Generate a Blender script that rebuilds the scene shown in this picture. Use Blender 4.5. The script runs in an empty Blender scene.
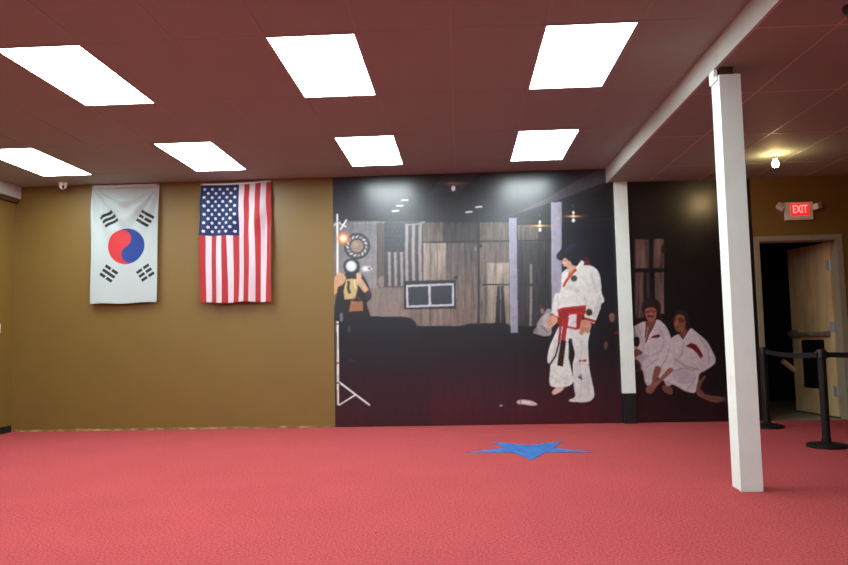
import bpy, bmesh, math, random
import numpy as np
from mathutils import Vector, Matrix

random.seed(7)
rng = np.random.default_rng(11)
SC = bpy.context.scene
COL = SC.collection
PI = math.pi

# ------------------------------------------------------------------ dimensions (metres)
CAM_H = 1.0586
WALL_Y = 8.807          # face of the far wall
CEIL = 3.078            # main ceiling
LOW = 2.905             # dropped ceiling on the right
LEFT_X, RIGHT_X = -5.6, 6.4
REAR_Y = -2.0          # rear end left open so added world light fills in behind the viewer
STEP_X = 1.83           # where the ceiling drops

# ------------------------------------------------------------------ colour helpers
def s2l(c):
    c = np.asarray(c, dtype=float) / 255.0
    return np.where(c <= 0.04045, c / 12.92, ((c + 0.055) / 1.055) ** 2.4)

def rgb(r, g, b):
    return tuple(float(v) for v in s2l((r, g, b))) + (1.0,)

def new_mat(name):
    m = bpy.data.materials.new(name)
    m.use_nodes = True
    nt = m.node_tree
    return m, nt, nt.nodes['Principled BSDF']

def mat(name, col, rough=0.6, metal=0.0, var=0.06, scale=18.0, spec=0.4, bump=0.0, bscale=120.0):
    """painted / moulded surface with a slight procedural tone variation"""
    m, nt, b = new_mat(name)
    n = nt.nodes.new('ShaderNodeTexNoise'); n.inputs['Scale'].default_value = scale
    n.inputs['Detail'].default_value = 4
    tc = nt.nodes.new('ShaderNodeTexCoord'); nt.links.new(tc.outputs['Object'], n.inputs['Vector'])
    r = nt.nodes.new('ShaderNodeValToRGB')
    r.color_ramp.elements[0].position = 0.3; r.color_ramp.elements[1].position = 0.7
    r.color_ramp.elements[0].color = tuple(c * (1 - var) for c in col[:3]) + (1,)
    r.color_ramp.elements[1].color = tuple(min(1, c * (1 + var)) for c in col[:3]) + (1,)
    nt.links.new(n.outputs['Fac'], r.inputs['Fac'])
    nt.links.new(r.outputs['Color'], b.inputs['Base Color'])
    b.inputs['Roughness'].default_value = rough
    b.inputs['Metallic'].default_value = metal
    b.inputs['Specular IOR Level'].default_value = spec
    if bump:
        n2 = nt.nodes.new('ShaderNodeTexNoise'); n2.inputs['Scale'].default_value = bscale
        nt.links.new(tc.outputs['Object'], n2.inputs['Vector'])
        bp = nt.nodes.new('ShaderNodeBump'); bp.inputs['Strength'].default_value = bump
        bp.inputs['Distance'].default_value = 0.004
        nt.links.new(n2.outputs['Fac'], bp.inputs['Height'])
        nt.links.new(bp.outputs['Normal'], b.inputs['Normal'])
    return m

def emit_mat(name, col, strength):
    m, nt, b = new_mat(name)
    b.inputs['Base Color'].default_value = col
    b.inputs['Emission Color'].default_value = col
    b.inputs['Emission Strength'].default_value = strength
    return m

def print_mat(name, rough, spec, sheen=0.0, bump=0.0):
    """surface whose printed pattern is stored per corner"""
    m, nt, b = new_mat(name)
    a = nt.nodes.new('ShaderNodeAttribute'); a.attribute_name = 'print'
    nt.links.new(a.outputs['Color'], b.inputs['Base Color'])
    b.inputs['Roughness'].default_value = rough
    b.inputs['Specular IOR Level'].default_value = spec
    if sheen: b.inputs['Sheen Weight'].default_value = sheen
    if bump:
        tc = nt.nodes.new('ShaderNodeTexCoord')
        n2 = nt.nodes.new('ShaderNodeTexNoise'); n2.inputs['Scale'].default_value = 9
        nt.links.new(tc.outputs['Object'], n2.inputs['Vector'])
        bp = nt.nodes.new('ShaderNodeBump'); bp.inputs['Strength'].default_value = bump
        bp.inputs['Distance'].default_value = 0.01
        nt.links.new(n2.outputs['Fac'], bp.inputs['Height'])
        nt.links.new(bp.outputs['Normal'], b.inputs['Normal'])
    return m

# ------------------------------------------------------------------ object helpers
def link(name, bm, material, parent=None, loc=None, smooth=False):
    me = bpy.data.meshes.new(name); bm.normal_update(); bm.to_mesh(me); bm.free()
    mats = material if isinstance(material, (list, tuple)) else [material]
    for m_ in mats: me.materials.append(m_)
    if smooth:
        for p in me.polygons: p.use_smooth = True
        me.set_sharp_from_angle(angle=math.radians(38))
    o = bpy.data.objects.new(name, me); COL.objects.link(o)
    if loc: o.location = loc
    if parent: o.parent = parent
    return o

def tag(o, label=None, cat=None, group=None, kind=None):
    if label: o['label'] = label
    if cat: o['category'] = cat
    if group: o['group'] = group
    if kind: o['kind'] = kind
    return o

def empty(name, loc, label, cat, group=None, rz=0.0):
    o = bpy.data.objects.new(name, None); COL.objects.link(o)
    o.empty_display_size = 0.1
    o.location = loc; o.rotation_euler = (0, 0, rz)
    return tag(o, label, cat, group)

def box(bm, x0, x1, y0, y1, z0, z1, mi=0, bevel=0.0):
    t = bmesh.new()
    bmesh.ops.create_cube(t, size=1.0)
    for v in t.verts:
        v.co = Vector(((x0 + x1) / 2 + v.co.x * (x1 - x0), (y0 + y1) / 2 + v.co.y * (y1 - y0), (z0 + z1) / 2 + v.co.z * (z1 - z0)))
    if bevel:
        bmesh.ops.bevel(t, geom=t.edges[:], offset=bevel, segments=2, affect='EDGES', profile=0.6)
    join(bm, t, mi)

def join(bm, t, mi=0, mtx=None):
    mp = {}
    for v in t.verts:
        mp[v] = bm.verts.new(mtx @ v.co if mtx else v.co)
    for f in t.faces:
        try:
            nf = bm.faces.new([mp[v] for v in f.verts]); nf.material_index = mi
        except ValueError:
            pass
    t.free()

def lathe(bm, prof, seg=32, c=(0, 0, 0), mi=0, mtx=None):
    """revolve (radius, z) pairs about z"""
    t = bmesh.new(); rings = []
    for r, z in prof:
        if r < 1e-6:
            rings.append([t.verts.new((c[0], c[1], c[2] + z))])
        else:
            rings.append([t.verts.new((c[0] + r * math.cos(2 * PI * k / seg), c[1] + r * math.sin(2 * PI * k / seg), c[2] + z)) for k in range(seg)])
    for a, b in zip(rings, rings[1:]):
        for k in range(seg):
            k2 = (k + 1) % seg
            if len(a) == 1 and len(b) == 1: continue
            if len(a) == 1: t.faces.new((a[0], b[k2], b[k]))
            elif len(b) == 1: t.faces.new((a[k], a[k2], b[0]))
            else: t.faces.new((a[k], a[k2], b[k2], b[k]))
    if len(rings[0]) > 1: t.faces.new(list(reversed(rings[0])))
    if len(rings[-1]) > 1: t.faces.new(rings[-1])
    bmesh.ops.recalc_face_normals(t, faces=t.faces[:])
    join(bm, t, mi, mtx)

def prism(bm, pts, z0, z1, mi=0):
    """extrude an outline in xy from z0 to z1"""
    a = [bm.verts.new((x, y, z0)) for x, y in pts]; b = [bm.verts.new((x, y, z1)) for x, y in pts]
    n = len(pts)
    fs = [bm.faces.new(list(reversed(a))), bm.faces.new(b)]
    for k in range(n):
        fs.append(bm.faces.new((a[k], a[(k + 1) % n], b[(k + 1) % n], b[k])))
    for f in fs: f.material_index = mi

def tube(bm, pts, r, seg=12, mi=0):
    t = bmesh.new(); rings = []
    pts = [Vector(p) for p in pts]
    for i, p in enumerate(pts):
        d = (pts[min(i + 1, len(pts) - 1)] - pts[max(i - 1, 0)]).normalized()
        u = d.orthogonal().normalized() if abs(d.z) > 0.9 else d.cross(Vector((0, 0, 1))).normalized()
        w = d.cross(u)
        rings.append([t.verts.new(p + r * (math.cos(2 * PI * k / seg) * u + math.sin(2 * PI * k / seg) * w)) for k in range(seg)])
    for a, b in zip(rings, rings[1:]):
        for k in range(seg): t.faces.new((a[k], a[(k + 1) % seg], b[(k + 1) % seg], b[k]))
    t.faces.new(list(reversed(rings[0]))); t.faces.new(rings[-1])
    bmesh.ops.recalc_face_normals(t, faces=t.faces[:])
    join(bm, t, mi)

# ------------------------------------------------------------------ materials
M = {}
M['post'] = mat('white_post_paint', rgb(238, 250, 244), 0.5, var=0.03, scale=6)
M['beam'] = mat('beam_paint', rgb(186, 188, 178), 0.6, var=0.03, scale=5)
M['black'] = mat('black_plastic', rgb(17, 18, 20), 0.45, var=0.1)
M['black_base'] = mat('black_paint', rgb(24, 23, 27), 0.55, var=0.15)
M['belt'] = mat('black_webbing', rgb(12, 13, 15), 0.85, var=0.2, scale=300)
M['white_plastic'] = mat('white_plastic', rgb(240, 238, 232), 0.4, var=0.02)
M['metal'] = mat('brushed_metal', rgb(176, 176, 178), 0.35, metal=0.4, var=0.08)
M['bar_metal'] = mat('dull_bar_metal', rgb(128, 118, 108), 0.45, metal=0.15, var=0.08)
M['frame'] = mat('taupe_frame_paint', rgb(150, 140, 118), 0.5, var=0.05)
M['grille'] = mat('dark_grille', rgb(18, 18, 20), 0.5, var=0.1)
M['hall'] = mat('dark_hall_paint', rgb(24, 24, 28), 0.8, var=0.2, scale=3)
M['hallfloor'] = mat('worn_vinyl_floor', rgb(152, 146, 126), 0.5, var=0.08, scale=4)
M['brown'] = mat('dark_brown_paint', rgb(84, 60, 44), 0.6, var=.08)
M['lens'] = mat('dark_glass', rgb(10, 10, 12), 0.08, var=0.0, spec=0.8)
M['darkcam'] = mat('dark_housing', rgb(52, 34, 33), 0.35, var=0.05)
M['troffer'] = mat('fixture_rim_paint', rgb(176, 170, 160), 0.5, var=0.03)
M['panel'] = emit_mat('lit_diffuser', (0.86, 0.99, 1.0, 1), 18.0)
M['bulb'] = emit_mat('lit_warm_bulb', (1.0, 0.70, 0.32, 1), 125.0)
M['exit_face'] = emit_mat('lit_red_face', rgb(255, 30, 34), 1.2)
M['exit_letter'] = emit_mat('lit_letters', rgb(255, 160, 158), 1.0)

def wall_mat():
    m, nt, b = new_mat('olive_brown_wall_paint')
    tc = nt.nodes.new('ShaderNodeTexCoord')
    n = nt.nodes.new('ShaderNodeTexNoise'); n.inputs['Scale'].default_value = 2.2; n.inputs['Detail'].default_value = 5
    nt.links.new(tc.outputs['Object'], n.inputs['Vector'])
    r = nt.nodes.new('ShaderNodeValToRGB')
    r.color_ramp.elements[0].color = rgb(118, 91, 33); r.color_ramp.elements[1].color = rgb(125, 97, 37)
    nt.links.new(n.outputs['Fac'], r.inputs['Fac'])
    nt.links.new(r.outputs['Color'], b.inputs['Base Color'])
    b.inputs['Roughness'].default_value = 0.5
    b.inputs['Specular IOR Level'].default_value = 0.75
    n2 = nt.nodes.new('ShaderNodeTexNoise'); n2.inputs['Scale'].default_value = 90
    nt.links.new(tc.outputs['Object'], n2.inputs['Vector'])
    bp = nt.nodes.new('ShaderNodeBump'); bp.inputs['Strength'].default_value = 0.15; bp.inputs['Distance'].default_value = 0.003
    nt.links.new(n2.outputs['Fac'], bp.inputs['Height']); nt.links.new(bp.outputs['Normal'], b.inputs['Normal'])
    return m
M['wall'] = wall_mat()

def ceiling_mat():
    m, nt, b = new_mat('grey_ceiling_tile')
    tc = nt.nodes.new('ShaderNodeTexCoord')
    n = nt.nodes.new('ShaderNodeTexNoise'); n.inputs['Scale'].default_value = 1.3; n.inputs['Detail'].default_value = 6
    nt.links.new(tc.outputs['Object'], n.inputs['Vector'])
    r = nt.nodes.new('ShaderNodeValToRGB')
    r.color_ramp.elements[0].color = rgb(147, 160, 152); r.color_ramp.elements[1].color = rgb(154, 166, 157)
    nt.links.new(n.outputs['Fac'], r.inputs['Fac']); nt.links.new(r.outputs['Color'], b.inputs['Base Color'])
    b.inputs['Roughness'].default_value = 0.75
    b.inputs['Specular IOR Level'].default_value = 0.25
    n2 = nt.nodes.new('ShaderNodeTexNoise'); n2.inputs['Scale'].default_value = 60; n2.inputs['Detail'].default_value = 6
    nt.links.new(tc.outputs['Object'], n2.inputs['Vector'])
    bp = nt.nodes.new('ShaderNodeBump'); bp.inputs['Strength'].default_value = 0.25; bp.inputs['Distance'].default_value = 0.004
    nt.links.new(n2.outputs['Fac'], bp.inputs['Height']); nt.links.new(bp.outputs['Normal'], b.inputs['Normal'])
    return m
M['ceil'] = ceiling_mat()
M['tbar'] = mat('grid_paint', rgb(152, 164, 155), 0.6, var=0.04)
M['tbar_pale'] = mat('pale_grid_paint', rgb(186, 186, 172), 0.5, var=0.04)

def carpet_mat():
    m, nt, b = new_mat('coral_red_carpet')
    tc = nt.nodes.new('ShaderNodeTexCoord')
    n = nt.nodes.new('ShaderNodeTexNoise'); n.inputs['Scale'].default_value = 75; n.inputs['Detail'].default_value = 8
    n.inputs['Roughness'].default_value = 0.75
    nt.links.new(tc.outputs['Object'], n.inputs['Vector'])
    r = nt.nodes.new('ShaderNodeValToRGB')
    r.color_ramp.elements[0].position = 0.32; r.color_ramp.elements[1].position = 0.68
    r.color_ramp.elements[0].color = rgb(122, 38, 42); r.color_ramp.elements[1].color = rgb(206, 96, 97)
    nt.links.new(n.outputs['Fac'], r.inputs['Fac'])
    n1 = nt.nodes.new('ShaderNodeTexNoise'); n1.inputs['Scale'].default_value = 1.6; n1.inputs['Detail'].default_value = 4
    nt.links.new(tc.outputs['Object'], n1.inputs['Vector'])
    mr = nt.nodes.new('ShaderNodeMapRange'); mr.inputs['To Min'].default_value = 0.9; mr.inputs['To Max'].default_value = 1.08
    nt.links.new(n1.outputs['Fac'], mr.inputs['Value'])
    hs = nt.nodes.new('ShaderNodeHueSaturation')
    nt.links.new(r.outputs['Color'], hs.inputs['Color']); nt.links.new(mr.outputs['Result'], hs.inputs['Value'])
    nt.links.new(hs.outputs['Color'], b.inputs['Base Color'])
    b.inputs['Roughness'].default_value = 0.95; b.inputs['Specular IOR Level'].default_value = 0.03
    bp = nt.nodes.new('ShaderNodeBump'); bp.inputs['Strength'].default_value = 0.6; bp.inputs['Distance'].default_value = 0.008
    nt.links.new(n.outputs['Fac'], bp.inputs['Height']); nt.links.new(bp.outputs['Normal'], b.inputs['Normal'])
    return m
M['carpet'] = carpet_mat()

def wood_door_mat():
    m, nt, b = new_mat('pale_birch_door')
    tc = nt.nodes.new('ShaderNodeTexCoord')
    mp = nt.nodes.new('ShaderNodeMapping'); mp.inputs['Scale'].default_value = (6, 6, 1.2)
    nt.links.new(tc.outputs['Object'], mp.inputs['Vector'])
    n = nt.nodes.new('ShaderNodeTexNoise'); n.inputs['Scale'].default_value = 2.0; n.inputs['Detail'].default_value = 6
    nt.links.new(mp.outputs['Vector'], n.inputs['Vector'])
    r = nt.nodes.new('ShaderNodeValToRGB')
    r.color_ramp.elements[0].position = 0.3; r.color_ramp.elements[1].position = 0.75
    r.color_ramp.elements[0].color = rgb(200, 170, 122); r.color_ramp.elements[1].color = rgb(226, 200, 152)
    nt.links.new(n.outputs['Fac'], r.inputs['Fac']); nt.links.new(r.outputs['Color'], b.inputs['Base Color'])
    b.inputs['Roughness'].default_value = 0.5
    return m
M['door'] = wood_door_mat()

def residue_mat():
    m, nt, b = new_mat('torn_paint_and_glue')
    tc = nt.nodes.new('ShaderNodeTexCoord')
    n = nt.nodes.new('ShaderNodeTexNoise'); n.inputs['Scale'].default_value = 9; n.inputs['Detail'].default_value = 8
    nt.links.new(tc.outputs['Object'], n.inputs['Vector'])
    r = nt.nodes.new('ShaderNodeValToRGB')
    r.color_ramp.elements[0].position = 0.42; r.color_ramp.elements[1].position = 0.66
    r.color_ramp.elements[0].color = rgb(122, 92, 46); r.color_ramp.elements[1].color = rgb(184, 154, 108)
    nt.links.new(n.outputs['Fac'], r.inputs['Fac']); nt.links.new(r.outputs['Color'], b.inputs['Base Color'])
    b.inputs['Roughness'].default_value = 0.8
    return m
M['residue'] = residue_mat()

# ------------------------------------------------------------------ SETTING
def struct(name, bm, m, parent=None, smooth=False):
    o = link(name, bm, m, parent, smooth=smooth)
    if parent is None: o['kind'] = 'structure'
    return o

DX0, DX1, DZ = 3.600, 4.516, 2.135       # clear door opening
WT = 0.125                               # wall thickness
bm = bmesh.new(); box(bm, LEFT_X - .12, RIGHT_X + .12, REAR_Y, WALL_Y + .03, -0.12, 0.0)
struct('floor', bm, M['carpet'])
bm = bmesh.new(); box(bm, -14, 14, REAR_Y - 12, REAR_Y, -0.14, -0.02)  # unseen slab added to stop world light reaching the ceiling from below
struct('ground', bm, mat('pale_pavement', rgb(150, 148, 142), 0.8, var=.1))
bm = bmesh.new()
box(bm, LEFT_X - .12, DX0, WALL_Y, WALL_Y + WT, 0, CEIL)
box(bm, DX1, RIGHT_X + .12, WALL_Y, WALL_Y + WT, 0, CEIL)
box(bm, DX0, DX1, WALL_Y, WALL_Y + WT, DZ, CEIL)
struct('wall_back', bm, M['wall'])
bm = bmesh.new(); box(bm, LEFT_X - .12, LEFT_X, REAR_Y, WALL_Y, 0, CEIL); struct('wall_left', bm, M['wall'])
bm = bmesh.new(); box(bm, RIGHT_X, RIGHT_X + .12, REAR_Y, WALL_Y, 0, CEIL); struct('wall_right', bm, M['wall'])
bm = bmesh.new(); box(bm, STEP_X, RIGHT_X + .12, REAR_Y - .12, REAR_Y, 0, CEIL); struct('wall_rear', bm, M['wall'])  # unseen half wall added to keep the rear fill off the right side

GX, GY = 0.6185, 1.2145
GX0, GY0 = -1.253, 4.609
def grid_lines(x0, x1, y0, y1, z, bm, mi, gx=GX, gy=GY, ox=GX0, oy=GY0, w=0.008, h=0.003):
    k = math.ceil((x0 - ox) / gx)
    while ox + k * gx < x1 - .02:
        x = ox + k * gx
        if x > x0 + .02: box(bm, x - w, x + w, y0, y1, z - h, z, mi)
        k += 1
    k = math.ceil((y0 - oy) / gy)
    while oy + k * gy < y1 - .02:
        y = oy + k * gy
        if y > y0 + .02: box(bm, x0, x1, y - w, y + w, z - h * .8, z, mi)
        k += 1

def tiles(bm, x0, x1, y0, y1, z, gx=GX, gy=GY, ox=GX0, oy=GY0):
    """each lay-in tile sits at its own slightly different height and tilt"""
    xs = [x0] + [ox + k * gx for k in range(-40, 40) if x0 + .02 < ox + k * gx < x1 - .02] + [x1]
    ys = [y0] + [oy + k * gy for k in range(-40, 40) if y0 + .02 < oy + k * gy < y1 - .02] + [y1]
    for xa, xb in zip(xs, xs[1:]):
        for ya, yb in zip(ys, ys[1:]):
            e = [z - random.random() * .0012 for _ in range(4)]
            t = [(xa, ya, e[0]), (xb, ya, e[1]), (xb, yb, e[2]), (xa, yb, e[3])]
            lo = [bm.verts.new(p) for p in t]; hi = [bm.verts.new((p[0], p[1], z + .06)) for p in t]
            bm.faces.new(list(reversed(lo))); bm.faces.new(hi)
            for k in range(4): bm.faces.new((lo[k], lo[(k + 1) % 4], hi[(k + 1) % 4], hi[k]))

bm = bmesh.new()
tiles(bm, LEFT_X - .12, STEP_X, REAR_Y, WALL_Y + WT, CEIL)
grid_lines(LEFT_X, STEP_X, REAR_Y, WALL_Y, CEIL, bm, 1)
bmesh.ops.recalc_face_normals(bm, faces=bm.faces[:])
struct('ceiling', bm, [M['ceil'], M['tbar']])
bm = bmesh.new()
tiles(bm, STEP_X + .012, RIGHT_X + .12, REAR_Y, WALL_Y, LOW, ox=2.335, oy=GY0 - .23)
grid_lines(STEP_X + .012, RIGHT_X, REAR_Y, WALL_Y, LOW, bm, 1, ox=2.335, oy=GY0 - .23)
bmesh.ops.recalc_face_normals(bm, faces=bm.faces[:])
struct('ceiling_right', bm, [M['ceil'], M['tbar_pale']])

# white fascia where the ceiling drops, with butt joints between its boards
bm = bmesh.new()
ys = [REAR_Y, 0.1, 2.54, 4.97, 7.41, WALL_Y]
for a, b in zip(ys, ys[1:]):
    box(bm, STEP_X - .012, STEP_X + .012, a + .002, b - .002, LOW - .012, CEIL - .002)
struct('trim_1', bm, M['beam'])
bm = bmesh.new(); box(bm, LEFT_X, LEFT_X + .08, REAR_Y, WALL_Y - .02, 2.915, CEIL - .002)
struct('trim_2', bm, M['beam'])
bm = bmesh.new(); box(bm, LEFT_X, LEFT_X + .05, REAR_Y, WALL_Y - .02, 2.866, 2.915)
struct('trim_3', bm, M['brown'])
bm = bmesh.new(); box(bm, LEFT_X, LEFT_X + .012, REAR_Y, WALL_Y - .012, 0, 0.085, bevel=.003)
struct('baseboard_left', bm, M['black_base'])

# torn paint left along the foot of the back wall where a baseboard was pulled off
bm = bmesh.new()
xs = np.arange(LEFT_X + .02, -1.56, .03)
hz = 0.012 + 0.014 * rng.random(len(xs)) * (rng.random(len(xs)) > .4)
top = [bm.verts.new((x, WALL_Y - .006, h_)) for x, h_ in zip(xs, hz)]
bot = [bm.verts.new((x, WALL_Y - .006, 0.0)) for x in xs]
tb = [bm.verts.new((x, WALL_Y, h_ + .004)) for x, h_ in zip(xs, hz)]
for k in range(len(xs) - 1):
    bm.faces.new((bot[k], bot[k + 1], top[k + 1], top[k])); bm.faces.new((top[k], top[k + 1], tb[k + 1], tb[k]))
struct('trim_4', bm, M['residue'])

# the dark hall behind the door
bm = bmesh.new(); box(bm, 2.6, 6.4, WALL_Y + .03, 13.2, -0.12, -0.002)
struct('floor_hall', bm, M['hallfloor'])
bm = bmesh.new()
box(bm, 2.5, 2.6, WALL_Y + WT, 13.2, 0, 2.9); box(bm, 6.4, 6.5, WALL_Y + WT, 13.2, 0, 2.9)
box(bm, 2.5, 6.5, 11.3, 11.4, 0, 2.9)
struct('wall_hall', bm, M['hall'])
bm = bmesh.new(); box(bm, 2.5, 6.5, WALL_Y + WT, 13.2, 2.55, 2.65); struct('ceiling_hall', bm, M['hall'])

# ------------------------------------------------------------------ DOOR (frame, leaf standing open into the hall)
bm = bmesh.new()
fw, pr = .056, .014
box(bm, DX0 - fw, DX0, WALL_Y - pr, WALL_Y, 0, DZ + fw, bevel=.003)
box(bm, DX1, DX1 + fw + .006, WALL_Y - pr, WALL_Y, 0, DZ + fw, bevel=.003)
box(bm, DX0, DX1, WALL_Y - pr, WALL_Y, DZ, DZ + fw, bevel=.003)
box(bm, DX0, DX0 + .006, WALL_Y - pr, WALL_Y + WT + .01, 0, DZ)
box(bm, DX1 - .006, DX1, WALL_Y - pr, WALL_Y + WT + .01, 0, DZ)
box(bm, DX0 + .006, DX1 - .006, WALL_Y - pr, WALL_Y + WT + .01, DZ - .006, DZ)
box(bm, DX0 + .006, DX0 + .02, WALL_Y + .05, WALL_Y + .085, 0, DZ - .006)   # stops
box(bm, DX0 + .02, DX1 - .02, WALL_Y + .05, WALL_Y + .085, DZ - .02, DZ - .006)
door = struct('door_1', bm, M['frame'])
door['label'] = 'pale wood door standing open in a taupe frame under the exit sign'
door['category'] = 'door'
# leaf: local u along the leaf from hinge to free edge; +n is the face seen from the room
H0 = Vector((4.487, 8.945, 0)); F0 = Vector((4.352, 9.75, 0))
U = (F0 - H0).normalized(); LW = (F0 - H0).length
N = Vector((-U.y, U.x, 0))          # towards the room side (left)
if N.x > 0: N = -N
LM = Matrix(((U.x, N.x, 0, H0.x), (U.y, N.y, 0, H0.y), (0, 0, 1, 0), (0, 0, 0, 1)))
def leafbox(bm, u0, u1, n0, n1, z0, z1, bevel=0):
    t = bmesh.new(); box(t, u0, u1, n0, n1, z0, z1, 0, bevel); join(bm, t, 0, LM)
    bmesh.ops.recalc_face_normals(bm, faces=bm.faces[:])
g0, g1, gz0, gz1 = .19, .66, .325, .935
bm = bmesh.new()
leafbox(bm, 0, g0, -.044, 0, .018, 2.118); leafbox(bm, g1, LW, -.044, 0, .018, 2.118)
leafbox(bm, g0, g1, -.044, 0, .018, gz0); leafbox(bm, g0, g1, -.044, 0, gz1, 2.118)
leaf = link('door_leaf', bm, M['door'], door)
bm = bmesh.new()
leafbox(bm, g0, g1, -.036, -.026, gz0, gz1)
for k in range(16):
    z = gz0 + .03 + k * (gz1 - gz0 - .06) / 15
    leafbox(bm, g0 + .01, g1 - .01, -.026, -.008, z - .006, z + .006)
link('louvre_grille', bm, M['grille'], leaf)
bm = bmesh.new()
leafbox(bm, .06, LW - .015, .035, .075, .985, 1.03, .006)
leafbox(bm, .06, .14, 0, .045, .975, 1.04, .005); leafbox(bm, LW - .12, LW - .02, 0, .05, .955, 1.06, .006)
link('panic_bar', bm, M['bar_metal'], leaf)
bm = bmesh.new(); leafbox(bm, .30, .36, .074, .08, .995, 1.02)
link('bar_button', bm, M['metal'], leaf)
bm = bmesh.new(); e = LM @ Vector((LW - .01, -.02, 0))
tube(bm, [(e.x + .01, e.y, .515), (e.x - .05, e.y + .01, .565), (e.x - .13, e.y + .01, .635), (e.x - .165, e.y + .01, .66)], .034, 12)
link('door_arm', bm, M['door'], leaf, smooth=True)
for z in (1.84, 1.09, .32):
    bm = bmesh.new()
    lathe(bm, [(.013, -.062), (.013, .062)], 14, (DX1 - .03, 8.936, z))
    box(bm, DX1 - .03, DX1 - .004, 8.922, 8.928, z - .062, z + .062)
    leafbox(bm, -.002, .07, 0, .003, z - .062, z + .062)
    link('hinge', bm, M['metal'], door)

# ------------------------------------------------------------------ CEILING LIGHTS
lights = [
    (-3.107, 4.616, 'bright ceiling panel light in the nearer row, left one of its three'),
    (-1.240, 4.616, 'bright ceiling panel light in the nearer row, middle one of its three'),
    (0.613, 4.616, 'bright ceiling panel light in the nearer row, right one beside the white beam'),
    (-4.908, 7.045, 'bright ceiling panel light by the wall, above the small white dome camera'),
    (-3.052, 7.045, 'bright ceiling panel light in the row by the wall, above the striped flag'),
    (-1.206, 7.045, 'bright ceiling panel light by the wall, above the left end of the mural'),
    (0.630, 7.045, 'bright ceiling panel light by the wall, nearest the white beam'),
    # the same grid goes on over the rest of the room
    (-4.960, 4.616, 'ceiling panel light against the left wall, end one of the nearer row'),
    (-4.960, 2.187, 'ceiling panel light overhead against the left wall, before the nearer row'),
    (-3.107, 2.187, 'ceiling panel light overhead, second from the left wall, before the nearer row'),
    (-1.240, 2.187, 'ceiling panel light overhead, third from the left wall, before the nearer row'),
    (0.613, 2.187, 'ceiling panel light overhead beside the white beam, before the nearer row'),
    (-3.107, -0.242, 'ceiling panel light directly over the viewer, second from the left wall'),
    (-1.240, -0.242, 'ceiling panel light directly over the viewer, third from the left wall'),
    (0.613, -0.242, 'ceiling panel light directly over the viewer, beside the white beam'),
]
PW, PL = .5835, 1.20
def make_light():
    root = empty('ceiling_light', (0, 0, CEIL), 'x', 'ceiling light', 'recessed ceiling panel lights')
    bm = bmesh.new(); r = .014
    box(bm, -r, PW + r, -r, 0, -.006, 0); box(bm, -r, PW + r, PL, PL + r, -.006, 0)
    box(bm, -r, 0, 0, PL, -.006, 0); box(bm, PW, PW + r, 0, PL, -.006, 0)
    link('fixture_frame', bm, M['troffer'], root)
    bm = bmesh.new(); box(bm, 0, PW, 0, PL, -.0045, -.0015)
    link('diffuser', bm, M['panel'], root)
    return root
proto = make_light()
for i, (x, y, lab) in enumerate(lights):
    if i == 0: r = proto
    else:
        r = proto.copy(); COL.objects.link(r)
        for ch in proto.children:
            c = ch.copy(); COL.objects.link(c); c.parent = r
    r.location = (x, y, CEIL); r['label'] = lab

# ------------------------------------------------------------------ POSTS
t = empty('support_post', (1.90, 5.05, 0), 'white square post standing out on the red carpet, nearest the viewer', 'post', 'white support posts')
PT = 2.832
bm = bmesh.new(); box(bm, -.068, .068, -.055, .083, .004, PT - .03, bevel=.002)
link('shaft', bm, M['post'], t)
bm = bmesh.new(); box(bm, -.072, .074, -.083, -.055, 0, PT, bevel=.002)
link('facing_board', bm, M['post'], t)
bm = bmesh.new(); box(bm, -.080, .070, -.060, .085, PT - .03, PT, bevel=.002); box(bm, -.082, -.06, -.02, .085, PT, LOW - .012)
link('cap_block', bm, M['post'], t)
bm = bmesh.new(); box(bm, -.045, .045, -.03, .07, PT, LOW - .002)
link('top_plate', bm, M['brown'], t)

t = empty('support_post', (1.982, 8.77, 0), 'white post with a black foot set against the mural wall', 'post', 'white support posts')
bm = bmesh.new(); box(bm, -.076, .076, -.03, .035, .354, LOW - .004, bevel=.002)
link('shaft', bm, M['post'], t)
bm = bmesh.new(); box(bm, -.070, .076, -.03, .035, 0, .354, bevel=.002)
link('foot_block', bm, M['black_base'], t)
bm = bmesh.new(); box(bm, .077, .085, .018, .035, .01, .354)
link('edge_strip', bm, M['post'], t)

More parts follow.
